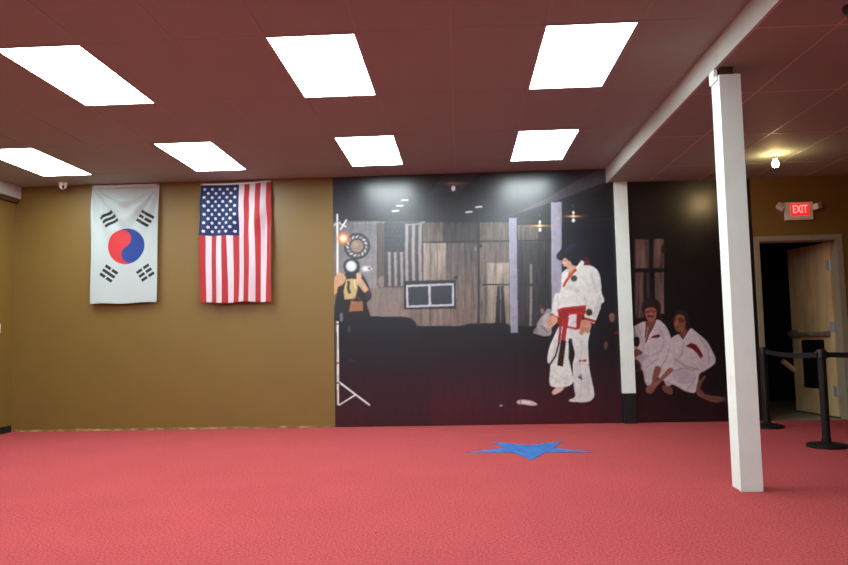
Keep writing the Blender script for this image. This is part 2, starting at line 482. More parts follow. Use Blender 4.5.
# ------------------------------------------------------------------ PRINTED SHEETS: a small painter
class Art:
    """a raster painted with outlines; later laid on a mesh as its printed colours"""
    def __init__(s, x0, x1, y0, y1, S):
        s.x0, s.y0, s.S = x0, y0, S
        s.W, s.H = int((x1 - x0) * S), int((y1 - y0) * S)
        s.im = np.zeros((s.H, s.W, 3))
        s.X = x0 + (np.arange(s.W) + .5) / S; s.Y = y0 + (np.arange(s.H) + .5) / S
    def _win(s, xa, xb, ya, yb):
        i0 = max(0, int((xa - s.x0) * s.S) - 1); i1 = min(s.W, int((xb - s.x0) * s.S) + 2)
        j0 = max(0, int((ya - s.y0) * s.S) - 1); j1 = min(s.H, int((yb - s.y0) * s.S) + 2)
        return i0, i1, j0, j1
    def blend(s, w, m, col):
        i0, i1, j0, j1 = w
        if i1 <= i0 or j1 <= j0: return
        c = np.asarray(col, float)
        m = m[..., None]
        s.im[j0:j1, i0:i1] = s.im[j0:j1, i0:i1] * (1 - m) + c * m
    def poly(s, pts, col, a=1.0, tex=0.0):
        p = np.asarray(pts, float)
        w = s._win(p[:, 0].min(), p[:, 0].max(), p[:, 1].min(), p[:, 1].max()); i0, i1, j0, j1 = w
        if i1 <= i0 or j1 <= j0: return
        X, Y = np.meshgrid(s.X[i0:i1], s.Y[j0:j1]); ins = np.zeros(X.shape, bool)
        for (xa, ya), (xb, yb) in zip(p, np.roll(p, -1, 0)):
            if ya == yb: continue
            ins ^= ((ya > Y) != (yb > Y)) & (X < (xb - xa) * (Y - ya) / (yb - ya) + xa)
        m = ins * a
        if tex: m = m * (1 - tex * rng.random(X.shape))
        s.blend(w, m, col)
    def curve(s, pts, col, a=1.0, n=6, tex=0.0):
        p = np.asarray(pts, float); out = []
        N_ = len(p)
        for k in range(N_):
            a0, a1, a2, a3 = p[k - 1], p[k], p[(k + 1) % N_], p[(k + 2) % N_]
            for q in range(n):
                u = q / n
                out.append(.5 * ((2 * a1) + (-a0 + a2) * u + (2 * a0 - 5 * a1 + 4 * a2 - a3) * u * u + (-a0 + 3 * a1 - 3 * a2 + a3) * u ** 3))
        s.poly(out, col, a, tex)
    def rect(s, xa, xb, ya, yb, col, a=1.0): s.poly([(xa, ya), (xb, ya), (xb, yb), (xa, yb)], col, a)
    def line(s, p, q, wd, col, a=1.0):
        p = np.asarray(p, float); q = np.asarray(q, float); d = q - p; d = d / (np.hypot(*d) + 1e-9); n = np.array([-d[1], d[0]]) * wd / 2
        s.poly([p + n, q + n, q - n, p - n], col, a)
    def path(s, pts, wd, col, a=1.0):
        for p, q in zip(pts, pts[1:]): s.line(p, q, wd, col, a)
        for p in pts[1:-1]: s.ell(p[0], p[1], wd / 2, wd / 2, col, a)
    def ell(s, cx, cy, rx, ry, col, a=1.0, soft=0.0, ang=0.0):
        R_ = max(rx, ry) * (1 + soft)
        w = s._win(cx - R_, cx + R_, cy - R_, cy + R_); i0, i1, j0, j1 = w
        if i1 <= i0 or j1 <= j0: return
        X, Y = np.meshgrid(s.X[i0:i1] - cx, s.Y[j0:j1] - cy); c, sn = math.cos(ang), math.sin(ang)
        d = np.hypot((X * c + Y * sn) / rx, (-X * sn + Y * c) / ry)
        m = (d <= 1) * 1.0 if soft == 0 else np.clip((1 + soft - d) / (2 * soft), 0, 1) ** 1.5
        s.blend(w, m * a, col)
    def grad(s, xa, xb, ya, yb, c0, c1, a=1.0):
        w = s._win(xa, xb, ya, yb); i0, i1, j0, j1 = w
        if i1 <= i0 or j1 <= j0: return
        X, Y = np.meshgrid(s.X[i0:i1], s.Y[j0:j1])
        ok = ((X >= xa) & (X <= xb) & (Y >= ya) & (Y <= yb))[..., None] * a
        tt = np.clip((Y - ya) / (yb - ya), 0, 1)[..., None]
        s.im[j0:j1, i0:i1] = s.im[j0:j1, i0:i1] * (1 - ok) + (np.asarray(c0, float) * (1 - tt) + np.asarray(c1, float) * tt) * ok
    def grain(s, xa, xb, ya, yb, amt, vertical=True, cell=1.2):
        """streaky wood grain"""
        w = s._win(xa, xb, ya, yb); i0, i1, j0, j1 = w
        hh, ww = j1 - j0, i1 - i0
        if hh <= 0 or ww <= 0: return
        nx = max(2, int((xb - xa) / cell)); ny = max(2, int((yb - ya) / (cell * 9)))
        gsm = rng.normal(0, 1, (ny + 2, nx + 2))
        fx = np.linspace(0, nx, ww); fy = np.linspace(0, ny, hh)
        ix = fx.astype(int); iy = fy.astype(int); tx = (fx - ix)[None]; ty = (fy - iy)[:, None]
        v = (gsm[iy][:, ix] * (1 - tx) + gsm[iy][:, ix + 1] * tx) * (1 - ty) + (gsm[iy + 1][:, ix] * (1 - tx) + gsm[iy + 1][:, ix + 1] * tx) * ty
        s.im[j0:j1, i0:i1] *= (1 + amt * v)[..., None]
    def blur(s, n=1):
        for _ in range(n):
            p = np.pad(s.im, ((1, 1), (1, 1), (0, 0)), 'edge')
            s.im = (p[:-2, 1:-1] + 2 * p[1:-1, 1:-1] + p[2:, 1:-1]) / 4
            p = np.pad(s.im, ((1, 1), (1, 1), (0, 0)), 'edge')
            s.im = (p[1:-1, :-2] + 2 * p[1:-1, 1:-1] + p[1:-1, 2:]) / 4
    def sample(s, x, y):
        fx = np.clip((x - s.x0) * s.S - .5, 0, s.W - 1.001); fy = np.clip((y - s.y0) * s.S - .5, 0, s.H - 1.001)
        ix = fx.astype(int); iy = fy.astype(int); tx = (fx - ix)[..., None]; ty = (fy - iy)[..., None]
        return (s.im[iy, ix] * (1 - tx) + s.im[iy, ix + 1] * tx) * (1 - ty) + (s.im[iy + 1, ix] * (1 - tx) + s.im[iy + 1, ix + 1] * tx) * ty

def sheet(name, P, colors, material, parent=None, thick=0.0, smooth=True):
    """grid mesh from an (ny, nx, 3) array of points; colours are linear, one per point"""
    ny, nx = P.shape[:2]
    me = bpy.data.meshes.new(name)
    idx = np.arange(ny * nx).reshape(ny, nx)
    q = np.stack([idx[:-1, :-1], idx[1:, :-1], idx[1:, 1:], idx[:-1, 1:]], -1).reshape(-1, 4)
    me.from_pydata(P.reshape(-1, 3).tolist(), [], q.tolist())
    at = me.color_attributes.new('print', 'FLOAT_COLOR', 'POINT')
    c4 = np.ones((ny * nx, 4), np.float32); c4[:, :3] = colors.reshape(-1, 3)
    at.data.foreach_set('color', c4.ravel())
    if smooth: me.polygons.foreach_set('use_smooth', [True] * len(me.polygons))
    me.materials.append(material); me.update()
    o = bpy.data.objects.new(name, me); COL.objects.link(o)
    if parent: o.parent = parent
    if thick:
        md = o.modifiers.new('thickness', 'SOLIDIFY'); md.thickness = thick; md.offset = 0
    return o

# ---- the picture printed on the mural; drawn on its own sheet of picture units
A = Art(328, 766, 160, 434, 3)
def z(ox, oy, k, pts): return [(ox + x / k, oy + y / k) for x, y in pts]
DK = (27, 31, 47)
# ceiling, far wall and floor of the printed room
A.rect(328, 766, 160, 434, DK)
A.grad(328, 630, 160, 226, (44, 46, 58), (52, 55, 66))
A.poly([(426, 194), (443, 174), (482, 174), (462, 192)], (62, 64, 74), .6)
A.line((425.8, 194.5), (442, 176), 1.8, (30, 30, 38)); A.line((462.6, 191), (481, 174), 1.8, (30, 30, 38))
A.poly([(604, 167), (622, 160), (622, 176), (606.5, 181.5), (558.7, 200), (514, 214.6), (500, 218), (516, 213), (548.4, 197.5), (570.6, 184)], (86, 80, 92), .8)
A.poly([(606, 182), (622, 176), (622, 230), (500, 226), (514, 215), (558.7, 200.5)], (36, 37, 47))
A.line((590, 198), (607, 193), 2, (20, 21, 28)); A.line((480, 225), (612, 219), 1, (62, 60, 68), .7)
for k in range(7): A.line((340, 186 + 5 * k), (430, 184 + 5 * k), .5, (60, 63, 75), .4)
# wood panelled wall
A.grad(333, 515, 221, 326, (96, 90, 90), (118, 104, 96))
A.grad(424, 443, 222, 243, (96, 86, 82), (106, 96, 90)); A.grad(443, 479, 222, 243, (70, 68, 74), (72, 68, 72))
A.grad(422, 446, 243, 326, (146, 132, 124), (128, 112, 102)); A.grad(446, 479, 243, 326, (92, 86, 86), (124, 106, 98))
A.grad(480, 510, 225, 326, (102, 92, 88), (116, 102, 96)); A.grad(480, 489, 243, 326, (116, 104, 98), (110, 98, 92))
A.grad(487.5, 509, 263, 326, (160, 148, 138), (140, 126, 116))
A.grad(516, 538, 225, 242, (104, 92, 88), (92, 84, 82)); A.grad(516, 552, 242, 330, (68, 66, 72), (60, 57, 62))
A.grad(538, 552, 225, 330, (66, 64, 70), (52, 50, 56))
A.grain(333, 552, 222, 328, .10)
for x in (430, 437, 451, 458, 465, 472, 485, 496, 503): A.line((x, 243), (x, 326), .5, (60, 52, 50), .45)
for x in (521, 526, 543, 547): A.line((x, 226), (x, 326), .6, (48, 46, 52), .6)
A.line((422, 242.4), (510, 241), 1.5, (50, 47, 53)); A.line((516, 241), (552, 240), 1.3, (48, 46, 52))
A.line((478.6, 222), (478.6, 324), 2.2, (48, 46, 52)); A.line((480.5, 226), (480.5, 324), .6, (110, 102, 100), .6)
A.rect(333, 552, 219.5, 222.5, (48, 49, 58), .8)
A.line((475, 247), (476, 251), 1.2, (160, 155, 150), .7); A.ell(480.6, 246.2, 1.4, 1.6, (36, 34, 38))
# hanging grey sheet behind the flash stand
A.grad(337, 379, 221, 300, (104, 102, 108), (132, 127, 130)); A.grad(354, 377, 222, 285, (112, 110, 116), (136, 132, 136))
A.line((377.6, 221), (377.6, 286), 1, (70, 66, 68)); A.grad(378, 385, 222, 300, (88, 80, 76), (96, 86, 82)); A.line((349, 224), (384, 222), 1, (150, 148, 150), .6)
A.rect(354, 377, 259, 261, (150, 146, 148), .4)
A.curve([(378, 279), (384, 276), (387, 281), (384, 287), (379, 286)], (140, 128, 120), .7)
A.grad(366, 410, 288, 318, (120, 108, 104), (136, 120, 114)); A.grain(336, 410, 222, 318, .05)
# hanging striped flag
A.rect(384, 423.5, 221, 287, (74, 70, 76)); A.curve([(383, 221.5), (391, 224), (404, 224), (416, 223.5), (424, 221), (423, 224), (404, 226), (386, 224.5)], (128, 126, 132))
A.poly([(384, 222.5), (405, 224), (405, 252), (385.5, 252)], (56, 61, 74))
for r in range(6):
    for c in range(5): A.ell(387 + c * 4 + (r % 2) * 1.6, 227 + r * 4.4, .6, .6, (92, 98, 112), .6)
for x in (407, 413.6, 420.4): A.path([(x, 224), (x - .5, 250), (x + .2, 286)], 3.0, (148, 140, 142))
for x in (389.5, 395.6, 401.8): A.path([(x - .3, 252), (x, 270), (x + .3, 286)], 2.8, (146, 136, 136))
# sliding window
A.poly([(404, 281), (455.5, 279.8), (456, 308.5), (404, 309.5)], (44, 44, 51))
A.poly([(405.8, 285), (453.8, 283.2), (454, 306), (406.4, 307.6)], (192, 194, 204))
A.poly([(408, 287), (428.4, 286), (428.6, 304.8), (408.6, 305.6)], (58, 62, 74)); A.poly([(431, 286), (452, 285.2), (452, 304), (431.2, 304.8)], (56, 60, 72))
A.rect(404, 406, 282, 309, (40, 40, 47)); A.ell(455.8, 277.5, 1.6, 1.6, (46, 44, 49))
# table and stick by the far wall
A.line((482, 284.8), (509, 284.8), 1.4, (42, 42, 50)); A.line((517, 285), (552, 285), 1, (46, 45, 52))
A.poly([(497.5, 286), (500, 286), (500.5, 325), (495, 325)], (46, 46, 54)); A.poly([(501, 286), (503.5, 286), (506, 325), (501, 325)], (46, 46, 54))
A.path([(531, 264), (531, 300), (530.5, 326)], 2.2, (150, 142, 136), .85); A.ell(531, 285, 1.4, 1.2, (50, 48, 54))
# dark furniture and floor
A.poly([(333, 316), (365, 318), (417, 326), (456, 327), (470, 323.5), (505, 323), (512, 326), (622, 326), (622, 434), (333, 434)], (25, 28, 42))
A.curve([(365, 318), (385, 316.6), (405, 317), (413, 320), (417, 327), (418, 345), (400, 352), (366, 350), (352, 334)], (28, 32, 47))
A.line((366, 341), (384, 337), .8, (56, 58, 68), .7); A.line((430, 342), (478, 338), .8, (44, 45, 54), .8)
A.grad(336, 622, 352, 396, (26, 26, 40), (62, 22, 38)); A.grad(336, 622, 396, 431, (62, 22, 38), (78, 22, 38))
A.grad(336, 430, 352, 426, (25, 28, 42), (48, 22, 36), .75); A.grad(600, 622, 352, 426, (34, 28, 36), (58, 30, 40), .5)
A.grain(336, 622, 372, 428, .08, cell=2.0)
# pale columns
A.poly([(508.9, 218), (516.5, 217.8), (518.2, 332.5), (510.6, 333)], (150, 148, 168)); A.line((509.4, 218), (511, 333), .8, (176, 174, 190), .8)
A.poly([(551, 202.4), (561.6, 202), (562, 318), (551.8, 318)], (160, 156, 176)); A.line((551.5, 203), (552.2, 318), 1, (184, 180, 196), .8); A.line((561, 203), (561.4, 300), .8, (132, 128, 150), .7)
# printed bulbs and strip lamps
A.ell(454, 183.8, 16, 2.0, (118, 88, 76), .75, .7); A.ell(453.4, 183.4, 8, 1.2, (160, 128, 110), .6, .6)
A.ell(453.4, 188.4, 2.2, 2.9, (236, 232, 238), 1, .2); A.ell(453.4, 179, 1.8, .7, (96, 76, 70))
for x, y in ((404.7, 200.2), (400, 205.8), (395.7, 211), (478.7, 207), (468.9, 212)): A.line((x - 3.6, y + .2), (x + 3.6, y - .2), 1.7, (218, 220, 226))
for x, y in ((539.8, 225.8), (573.3, 216.4)):
    A.ell(x, y, 11.5, 1.1, (196, 140, 84), .85, .8); A.ell(x, y, 6, .9, (244, 196, 130), .9, .6)
    A.poly([(x - .9, y - 5.5), (x + .9, y - 5.5), (x + 1.2, y), (x - 1.2, y)], (220, 180, 140), .8)
    A.ell(x, y - 3.6, 1.3, 1.4, (255, 238, 214)); A.ell(x, y, 2.0, 1.2, (255, 226, 172)); A.ell(x, y + 4, 1.6, 2.0, (244, 240, 242))
    A.line((x - 1, y - 12), (x, y - 9), .8, (130, 126, 134), .8)
# flash stand, ring and burst at the picture's edge
A.path([(337.4, 214), (337.6, 300), (338.2, 405)], 1.9, (236, 236, 232)); A.path([(335.4, 262), (335.8, 330), (336.5, 405)], 1.0, (120, 90, 52))
A.line((339.0, 382), (370, 405.3), 1.7, (240, 242, 242)); A.line((338.8, 405.2), (356, 394.5), 1.5, (232, 234, 236))
for y in (324, 363, 383): A.line((336, y), (340, y), 1.6, (60, 56, 60))
A.ell(357, 246.2, 13.2, 13.2, (50, 50, 56)); A.ell(357, 246.2, 12.2, 12.2, (66, 66, 72)); A.ell(357, 246.2, 6.4, 6.2, (142, 124, 106)); A.ell(355.5, 244.5, 3, 2.6, (170, 150, 126), .7)
for k in range(15):
    a = k * 2 * math.pi / 15 + .1; A.ell(357 + 9.4 * math.cos(a), 246.2 + 9.4 * math.sin(a), 1.9, 1.1, (204, 204, 206) if k % 3 else (150, 150, 154), .9, .2, a + .9)
A.line((340.2, 230), (346.8, 219.5), 1.8, (226, 226, 230)); A.line((339, 222.5), (346.4, 227), 1.5, (226, 226, 230)); A.line((334, 226), (338, 221), 1.5, (190, 190, 196)); A.line((341.4, 223.6), (343.2, 221.2), 2.2, (40, 40, 46))
for k in range(14):
    a = k * 2 * math.pi / 14; L_ = 9 if k % 2 else 6.5
    A.poly([(343.4 + L_ * math.cos(a), 238.4 + L_ * math.sin(a)), (343.4 + 3 * math.cos(a + .3), 238.4 + 3 * math.sin(a + .3)), (343.4 + 3 * math.cos(a - .3), 238.4 + 3 * math.sin(a - .3))], (206, 110, 78), .75)
A.ell(343.4, 238.4, 6, 6, (232, 132, 84), .9, .5); A.ell(343.4, 238.4, 3.8, 3.8, (255, 214, 150), 1, .4); A.ell(343.4, 238.2, 2.2, 2.2, (255, 250, 226), 1, .3)
# photographer
Z = lambda p: z(333, 210, 4.7, p)
A.curve(Z([(20, 380), (40, 330), (60, 300), (130, 300), (165, 350), (180, 410), (160, 440), (175, 500), (150, 512), (15, 520)]), (34, 32, 39))
A.curve(Z([(50, 255), (62, 236), (90, 228), (118, 240), (126, 262), (122, 290), (100, 306), (66, 300), (52, 280)]), (44, 40, 44))
A.curve(Z([(8, 320), (24, 296), (48, 300), (62, 320), (46, 350), (20, 366), (8, 400), (2, 380)]), (196, 150, 112)); A.curve(Z([(0, 370), (14, 350), (22, 372), (10, 396), (0, 398)]), (208, 150, 86))
A.curve(Z([(112, 318), (132, 320), (152, 348), (172, 384), (168, 398), (150, 390), (126, 362), (110, 342)]), (202, 158, 128)); A.curve(Z([(150, 392), (168, 378), (182, 396), (176, 414), (158, 408)]), (64, 40, 56))
A.poly(Z([(62, 326), (112, 320), (116, 372), (104, 418), (54, 420), (50, 380)]), (196, 170, 116)); A.line(Z([(0, 0)])[0], Z([(1, 1)])[0], .1, DK)
A.path(Z([(74, 334), (72, 372), (80, 392)]), 2.6, (52, 44, 40)); A.path(Z([(98, 322), (106, 372)]), 1.4, (226, 206, 158))
A.curve(Z([(84, 292), (108, 288), (124, 300), (112, 322), (88, 322), (78, 306)]), (40, 38, 44)); A.curve(Z([(112, 296), (130, 300), (134, 316), (120, 326), (110, 316)]), (206, 164, 134))
A.poly(Z([(84, 428), (140, 430), (142, 474), (74, 478)]), (158, 102, 70)); A.path(Z([(84, 428), (100, 410), (118, 412), (136, 430)]), .8, (120, 78, 56)); A.line(Z([(74, 450)])[0], Z([(142, 450)])[0], .7, (126, 80, 58), .8)
A.ell(*Z([(86, 264)])[0], 5.8, 5.8, (130, 134, 142)); A.ell(*Z([(86, 264)])[0], 5.0, 5.0, (206, 212, 220), 1, .15); A.ell(*Z([(82, 258)])[0], 2.2, 2.0, (250, 252, 252), .9, .4)
A.curve(Z([(134, 272), (150, 262), (180, 268), (184, 280), (160, 290), (138, 288)]), (188, 184, 184)); A.ell(*Z([(152, 276)])[0], 2, 1.8, (240, 238, 236)); A.ell(*Z([(172, 275)])[0], 1.5, 1.3, (100, 96, 100))
A.curve(Z([(34, 488), (44, 484), (46, 520), (36, 526), (32, 508)]), (120, 132, 156), .8); A.curve(Z([(72, 545), (82, 548), (80, 575), (70, 570)]), (90, 98, 118), .7)
A.line((348, 359), (355, 362), 1, (86, 86, 94), .8)
# seated onlooker beyond, out of focus
Z = lambda p: z(400, 210, 4.343, p)
A.curve(Z([(598, 430), (606, 412), (622, 418), (628, 436), (614, 448)]), (66, 58, 60)); A.curve(Z([(608, 432), (622, 428), (626, 444), (614, 452)]), (150, 120, 110), .8)
A.curve(Z([(590, 520), (600, 484), (624, 452), (640, 430), (656, 438), (658, 500), (656, 540), (628, 548), (596, 540), (578, 534)]), (156, 150, 154)); A.curve(Z([(620, 470), (640, 446), (652, 470), (648, 510), (624, 504)]), (188, 182, 184), .8); A.ell(*Z([(590, 526)])[0], 2.6, 3, (128, 120, 122), .8)
A.line(Z([(612, 500)])[0], Z([(640, 532)])[0], 1.2, (104, 98, 102), .8)
# the young onlooker by the post
A.curve([(604, 341), (606, 330), (610, 323), (616, 323), (622, 328), (626, 345), (624, 356), (606, 356)], (24, 25, 32)); A.curve([(608, 314), (610, 309.5), (614, 309), (617, 312), (617, 319), (613, 323.5), (609.6, 321)], (42, 34, 34)); A.curve([(609.2, 314.5), (612.6, 313), (614.6, 316), (613.8, 320.6), (611.4, 322.4), (609.4, 319)], (128, 92, 82)); A.line((614.5, 332.5), (619, 333.4), 3, (128, 30, 36)); A.curve([(603.5, 345), (606, 341), (608, 345), (605.5, 350)], (120, 90, 82), .8)
# the standing figure
Z = lambda p: z(545, 240, 9.415, p)
WH = (226, 228, 224); SH = (192, 196, 198)
A.curve(Z([(160, 312), (192, 280), (226, 264), (262, 266), (296, 250), (340, 196), (372, 214), (384, 236), (424, 240), (472, 264), (510, 316), (526, 400), (532, 490), (526, 600), (120, 600), (138, 500), (152, 430), (152, 370)]), WH)
A.curve(Z([(420, 300), (470, 380), (500, 480), (505, 590), (470, 590), (465, 480), (440, 380)]), SH, .55); A.curve(Z([(180, 470), (230, 420), (300, 450), (360, 520), (300, 500), (230, 470)]), SH, .5); A.path(Z([(340, 330), (400, 420), (430, 540)]), .8, SH, .7); A.path(Z([(215, 560), (300, 540), (390, 570)]), .8, SH, .7)
A.poly(Z([(362, 240), (384, 150), (424, 214), (426, 238), (384, 236)]), (112, 30, 40))
A.curve(Z([(164, 196), (186, 168), (216, 190), (246, 210), (270, 240), (300, 256), (240, 316), (228, 310), (216, 270), (196, 250), (176, 250), (172, 232), (160, 222)]), (212, 164, 140)); A.curve(Z([(166, 200), (182, 186), (200, 196), (204, 222), (190, 240), (176, 244), (170, 230), (162, 222)]), (230, 188, 164)); A.curve(Z([(172, 200), (190, 190), (204, 200), (190, 206)]), (170, 110, 96), .8); A.line(Z([(172, 232)])[0], Z([(186, 232)])[0], .6, (150, 80, 76), .8); A.curve(Z([(244, 206), (268, 210), (270, 236), (250, 230)]), (120, 84, 70), .7)
A.curve(Z([(106, 160), (112, 132), (138, 104), (164, 66), (210, 26), (270, 8), (330, 14), (368, 44), (384, 90), (378, 140), (362, 184), (336, 204), (300, 228), (266, 240), (252, 222), (238, 200), (212, 184), (188, 164), (164, 176), (146, 194), (122, 182)]), (30, 35, 50)); A.curve(Z([(180, 80), (240, 40), (300, 44), (270, 80), (210, 110)]), (54, 64, 90), .5); A.path(Z([(140, 150), (190, 110), (250, 100)]), .7, (58, 66, 88), .6); A.path(Z([(270, 210), (320, 180), (350, 130)]), .7, (50, 56, 74), .6)
A.path(Z([(170, 440), (194, 394), (232, 344), (262, 304), (296, 278)]), 2.4, (186, 58, 52)); A.curve(Z([(216, 340), (226, 300), (240, 310), (258, 300), (236, 340), (214, 370)]), (206, 92, 76)); A.path(Z([(296, 268), (330, 236), (352, 196)]), 2.8, (240, 234, 230)); A.path(Z([(160, 430), (176, 372), (214, 300)]), 1.6, (242, 236, 232))
A.ell(*Z([(273, 362)])[0], 3.2, 3.0, (58, 50, 52), 1, .1, -.5); A.ell(*Z([(273, 362)])[0], 2.1, 1.9, (134, 112, 78), .7); A.ell(*Z([(274, 364)])[0], 1.2, 1.1, (54, 48, 50))
Z = lambda p: z(540, 295, 4.913, p)
A.curve(Z([(96, 150), (70, 200), (44, 262), (36, 326), (50, 346), (46, 426), (60, 450), (110, 455), (162, 430), (152, 360), (140, 300), (150, 226), (164, 166), (130, 140)]), WH)
A.curve(Z([(154, 166), (158, 230), (170, 290), (160, 350), (166, 450), (172, 498), (144, 514), (150, 523), (228, 526), (263, 505), (264, 466), (246, 380), (240, 330), (236, 230), (244, 180), (205, 160)]), (222, 222, 222))
A.path(Z([(200, 210), (206, 270), (196, 340), (204, 430), (196, 510)]), 1, SH, .8); A.path(Z([(222, 360), (236, 420), (240, 500)]), 1, SH, .7); A.path(Z([(80, 220), (66, 290), (58, 340)]), 1, SH, .7); A.path(Z([(60, 366), (100, 400), (150, 420)]), .8, SH, .8); A.path(Z([(58, 400), (100, 436), (140, 434)]), .8, SH, .8); A.path(Z([(172, 336), (240, 344)]), .8, SH, .7); A.curve(Z([(140, 226), (152, 220), (162, 300), (156, 350), (146, 320)]), (38, 30, 38))
A.poly(Z([(76, -10), (298, -10), (303, 20), (298, 64), (268, 142), (216, 122), (222, 60), (110, 70), (84, 110), (54, 92), (60, 44), (68, 10)]), WH)
A.curve(Z([(290, 0), (304, 30), (290, 80), (270, 112), (256, 100), (276, 50)]), SH, .6); A.path(Z([(214, 0), (228, 40), (220, 90)]), 1, SH, .9); A.path(Z([(84, 0), (92, 40), (84, 80)]), 1, SH, .7)
A.poly(Z([(86, 72), (112, 62), (226, 50), (224, 84), (210, 112), (206, 160), (180, 172), (108, 156), (84, 140), (92, 110)]), (184, 42, 44))
A.poly(Z([(136, 98), (180, 94), (178, 160), (136, 154)]), (228, 214, 220)); A.path(Z([(112, 80), (220, 66)]), .8, (140, 28, 34), .8); A.path(Z([(98, 100), (214, 88)]), .7, (216, 84, 80), .7); A.poly(Z([(180, 94), (210, 96), (206, 150), (182, 164)]), (170, 38, 42)); A.curve(Z([(100, 88), (128, 78), (142, 100), (124, 122), (100, 112)]), (168, 34, 40))
A.path(Z([(132, 108), (120, 170), (112, 230)]), 4.4, (176, 44, 46)); A.poly(Z([(102, 222), (128, 226), (112, 352), (84, 346)]), (48, 26, 32)); A.path(Z([(104, 240), (98, 340)]), .8, (96, 40, 44), .8); A.path(Z([(100, 120), (98, 190), (92, 240)]), 2.2, (150, 44, 48)); A.path(Z([(92, 240), (76, 300), (48, 342)]), 1.6, (44, 28, 34))
A.line(Z([(216, 116)])[0], Z([(272, 132)])[0], 3.2, (184, 46, 46)); A.line(Z([(218, 124)])[0], Z([(268, 139)])[0], .8, WH); A.path(Z([(54, 92), (68, 108), (84, 112)]), 3.0, (190, 50, 50))
A.ell(*Z([(241, 85)])[0], 3.3, 3.5, (46, 38, 38), 1, .1); A.ell(*Z([(241, 85)])[0], 2.0, 2.2, (120, 92, 56), .8); A.ell(*Z([(241, 86)])[0], 1.1, 1.3, (50, 38, 36))
A.curve(Z([(206, 122), (250, 140), (248, 166), (236, 188), (220, 182), (206, 198), (194, 188), (196, 160)]), (204, 150, 122)); A.path(Z([(214, 184), (222, 160)]), .7, (150, 100, 84), .8); A.path(Z([(204, 190), (210, 164)]), .7, (150, 100, 84), .8); A.path(Z([(228, 182), (234, 160)]), .7, (150, 100, 84), .8)
A.curve(Z([(58, 100), (82, 112), (86, 130), (66, 152), (46, 168), (34, 160), (44, 144), (28, 136), (40, 116)]), (216, 162, 138)); A.path(Z([(42, 150), (60, 134)]), .7, (156, 104, 88), .8); A.path(Z([(36, 136), (56, 122)]), .7, (156, 104, 88), .8)
A.curve(Z([(62, 470), (82, 454), (112, 454), (116, 462), (96, 478), (70, 490), (58, 482)]), (226, 190, 180)); A.curve(Z([(144, 516), (170, 506), (190, 520), (160, 526)]), (230, 220, 214))
A.curve(Z([(192, 318), (206, 322), (222, 316), (230, 322), (218, 328), (206, 324), (194, 330)]), (170, 58, 56)); A.curve(Z([(188, 398), (202, 402), (210, 416), (200, 414), (190, 408)]), (70, 66, 74)); A.line(Z([(196, 388)])[0], Z([(204, 400)])[0], .8, (80, 74, 80))
# folded paper on the floor
A.curve([(517, 401), (522, 399.6), (530, 400.4), (535, 402.4), (537.5, 404.6), (532, 405.8), (524, 404.4), (518, 404)], (206, 190, 192)); A.curve([(520, 402), (527, 401), (532, 403.6), (526, 403.6)], (232, 220, 220)); A.ell(501, 405.6, 1.5, .9, (220, 200, 200))
# join between the printed strips
A.line((516.4, 165), (518.2, 333), .7, (38, 38, 46), .7); A.line((518.6, 333), (521.6, 427), .8, (74, 62, 72), .6); A.line((430.5, 170), (431, 428), .5, (30, 30, 37), .35)
# right hand sheet
A.rect(629, 766, 160, 434, (28, 25, 31)); A.grad(629, 766, 165, 260, (33, 29, 33), (29, 25, 30)); A.grad(629, 766, 380, 428, (25, 22, 31), (38, 20, 29))
A.line((629, 219), (730, 217.5), .8, (58, 48, 46), .8); A.grad(686, 704, 220, 300, (46, 37, 36), (34, 27, 28), .8); A.curve([(686, 262), (696, 258), (699, 264), (690, 267)], (22, 19, 21))
for x in (676, 690, 705, 716): A.line((x, 220), (x + 1, 300), .8, (24, 20, 22), .8)
A.poly([(634, 239.5), (648.8, 239.2), (649, 268.5), (634.6, 268.5)], (102, 78, 74)); A.poly([(652.5, 239.2), (664, 239), (664, 268.5), (652.6, 268.5)], (98, 74, 70))
A.poly([(634.6, 272.5), (643.6, 272.5), (643.8, 318), (635.2, 318)], (92, 72, 70)); A.poly([(646.2, 272.5), (649.4, 272.5), (649.6, 310), (646.4, 310)], (70, 56, 56)); A.poly([(654.8, 272.5), (663.6, 272.4), (664, 314), (655.4, 314)], (112, 88, 84))
A.grain(632, 666, 239, 318, .18, cell=1.6); A.curve([(661, 247), (665, 245), (666, 252), (662, 253)], (50, 40, 40))
# man seated nearer the post
Z = lambda p: z(630, 290, 5.133, p)
G1 = (204, 192, 198); G2 = (168, 154, 164)
A.curve(Z([(-20, 210), (20, 186), (74, 162), (104, 178), (138, 152), (172, 172), (200, 216), (214, 278), (204, 330), (160, 396), (118, 470), (92, 492), (76, 470), (62, 410), (20, 400), (-20, 380)]), G1)
A.curve(Z([(14, 342), (64, 330), (100, 338), (66, 372), (60, 412), (20, 404)]), G2, .6); A.path(Z([(150, 190), (176, 260), (166, 320)]), 1, G2, .9); A.path(Z([(40, 190), (64, 250), (70, 310)]), 1, G2, .9); A.path(Z([(20, 230), (40, 280), (30, 310)]), 1.2, (150, 134, 144), .7); A.path(Z([(110, 340), (160, 310), (196, 300)]), 1, G2, .9); A.path(Z([(80, 400), (130, 360), (180, 340)]), 1, G2, .8)
A.curve(Z([(10, 250), (40, 240), (50, 262), (40, 290), (12, 280)]), (48, 26, 34)); A.curve(Z([(12, 316), (40, 304), (66, 322), (44, 336), (14, 342)]), (134, 84, 74)); A.curve(Z([(8, 372), (34, 358), (56, 384), (52, 412), (26, 424), (6, 410)]), (92, 58, 54)); A.curve(Z([(28, 386), (44, 380), (50, 400), (34, 408)]), (40, 28, 30))
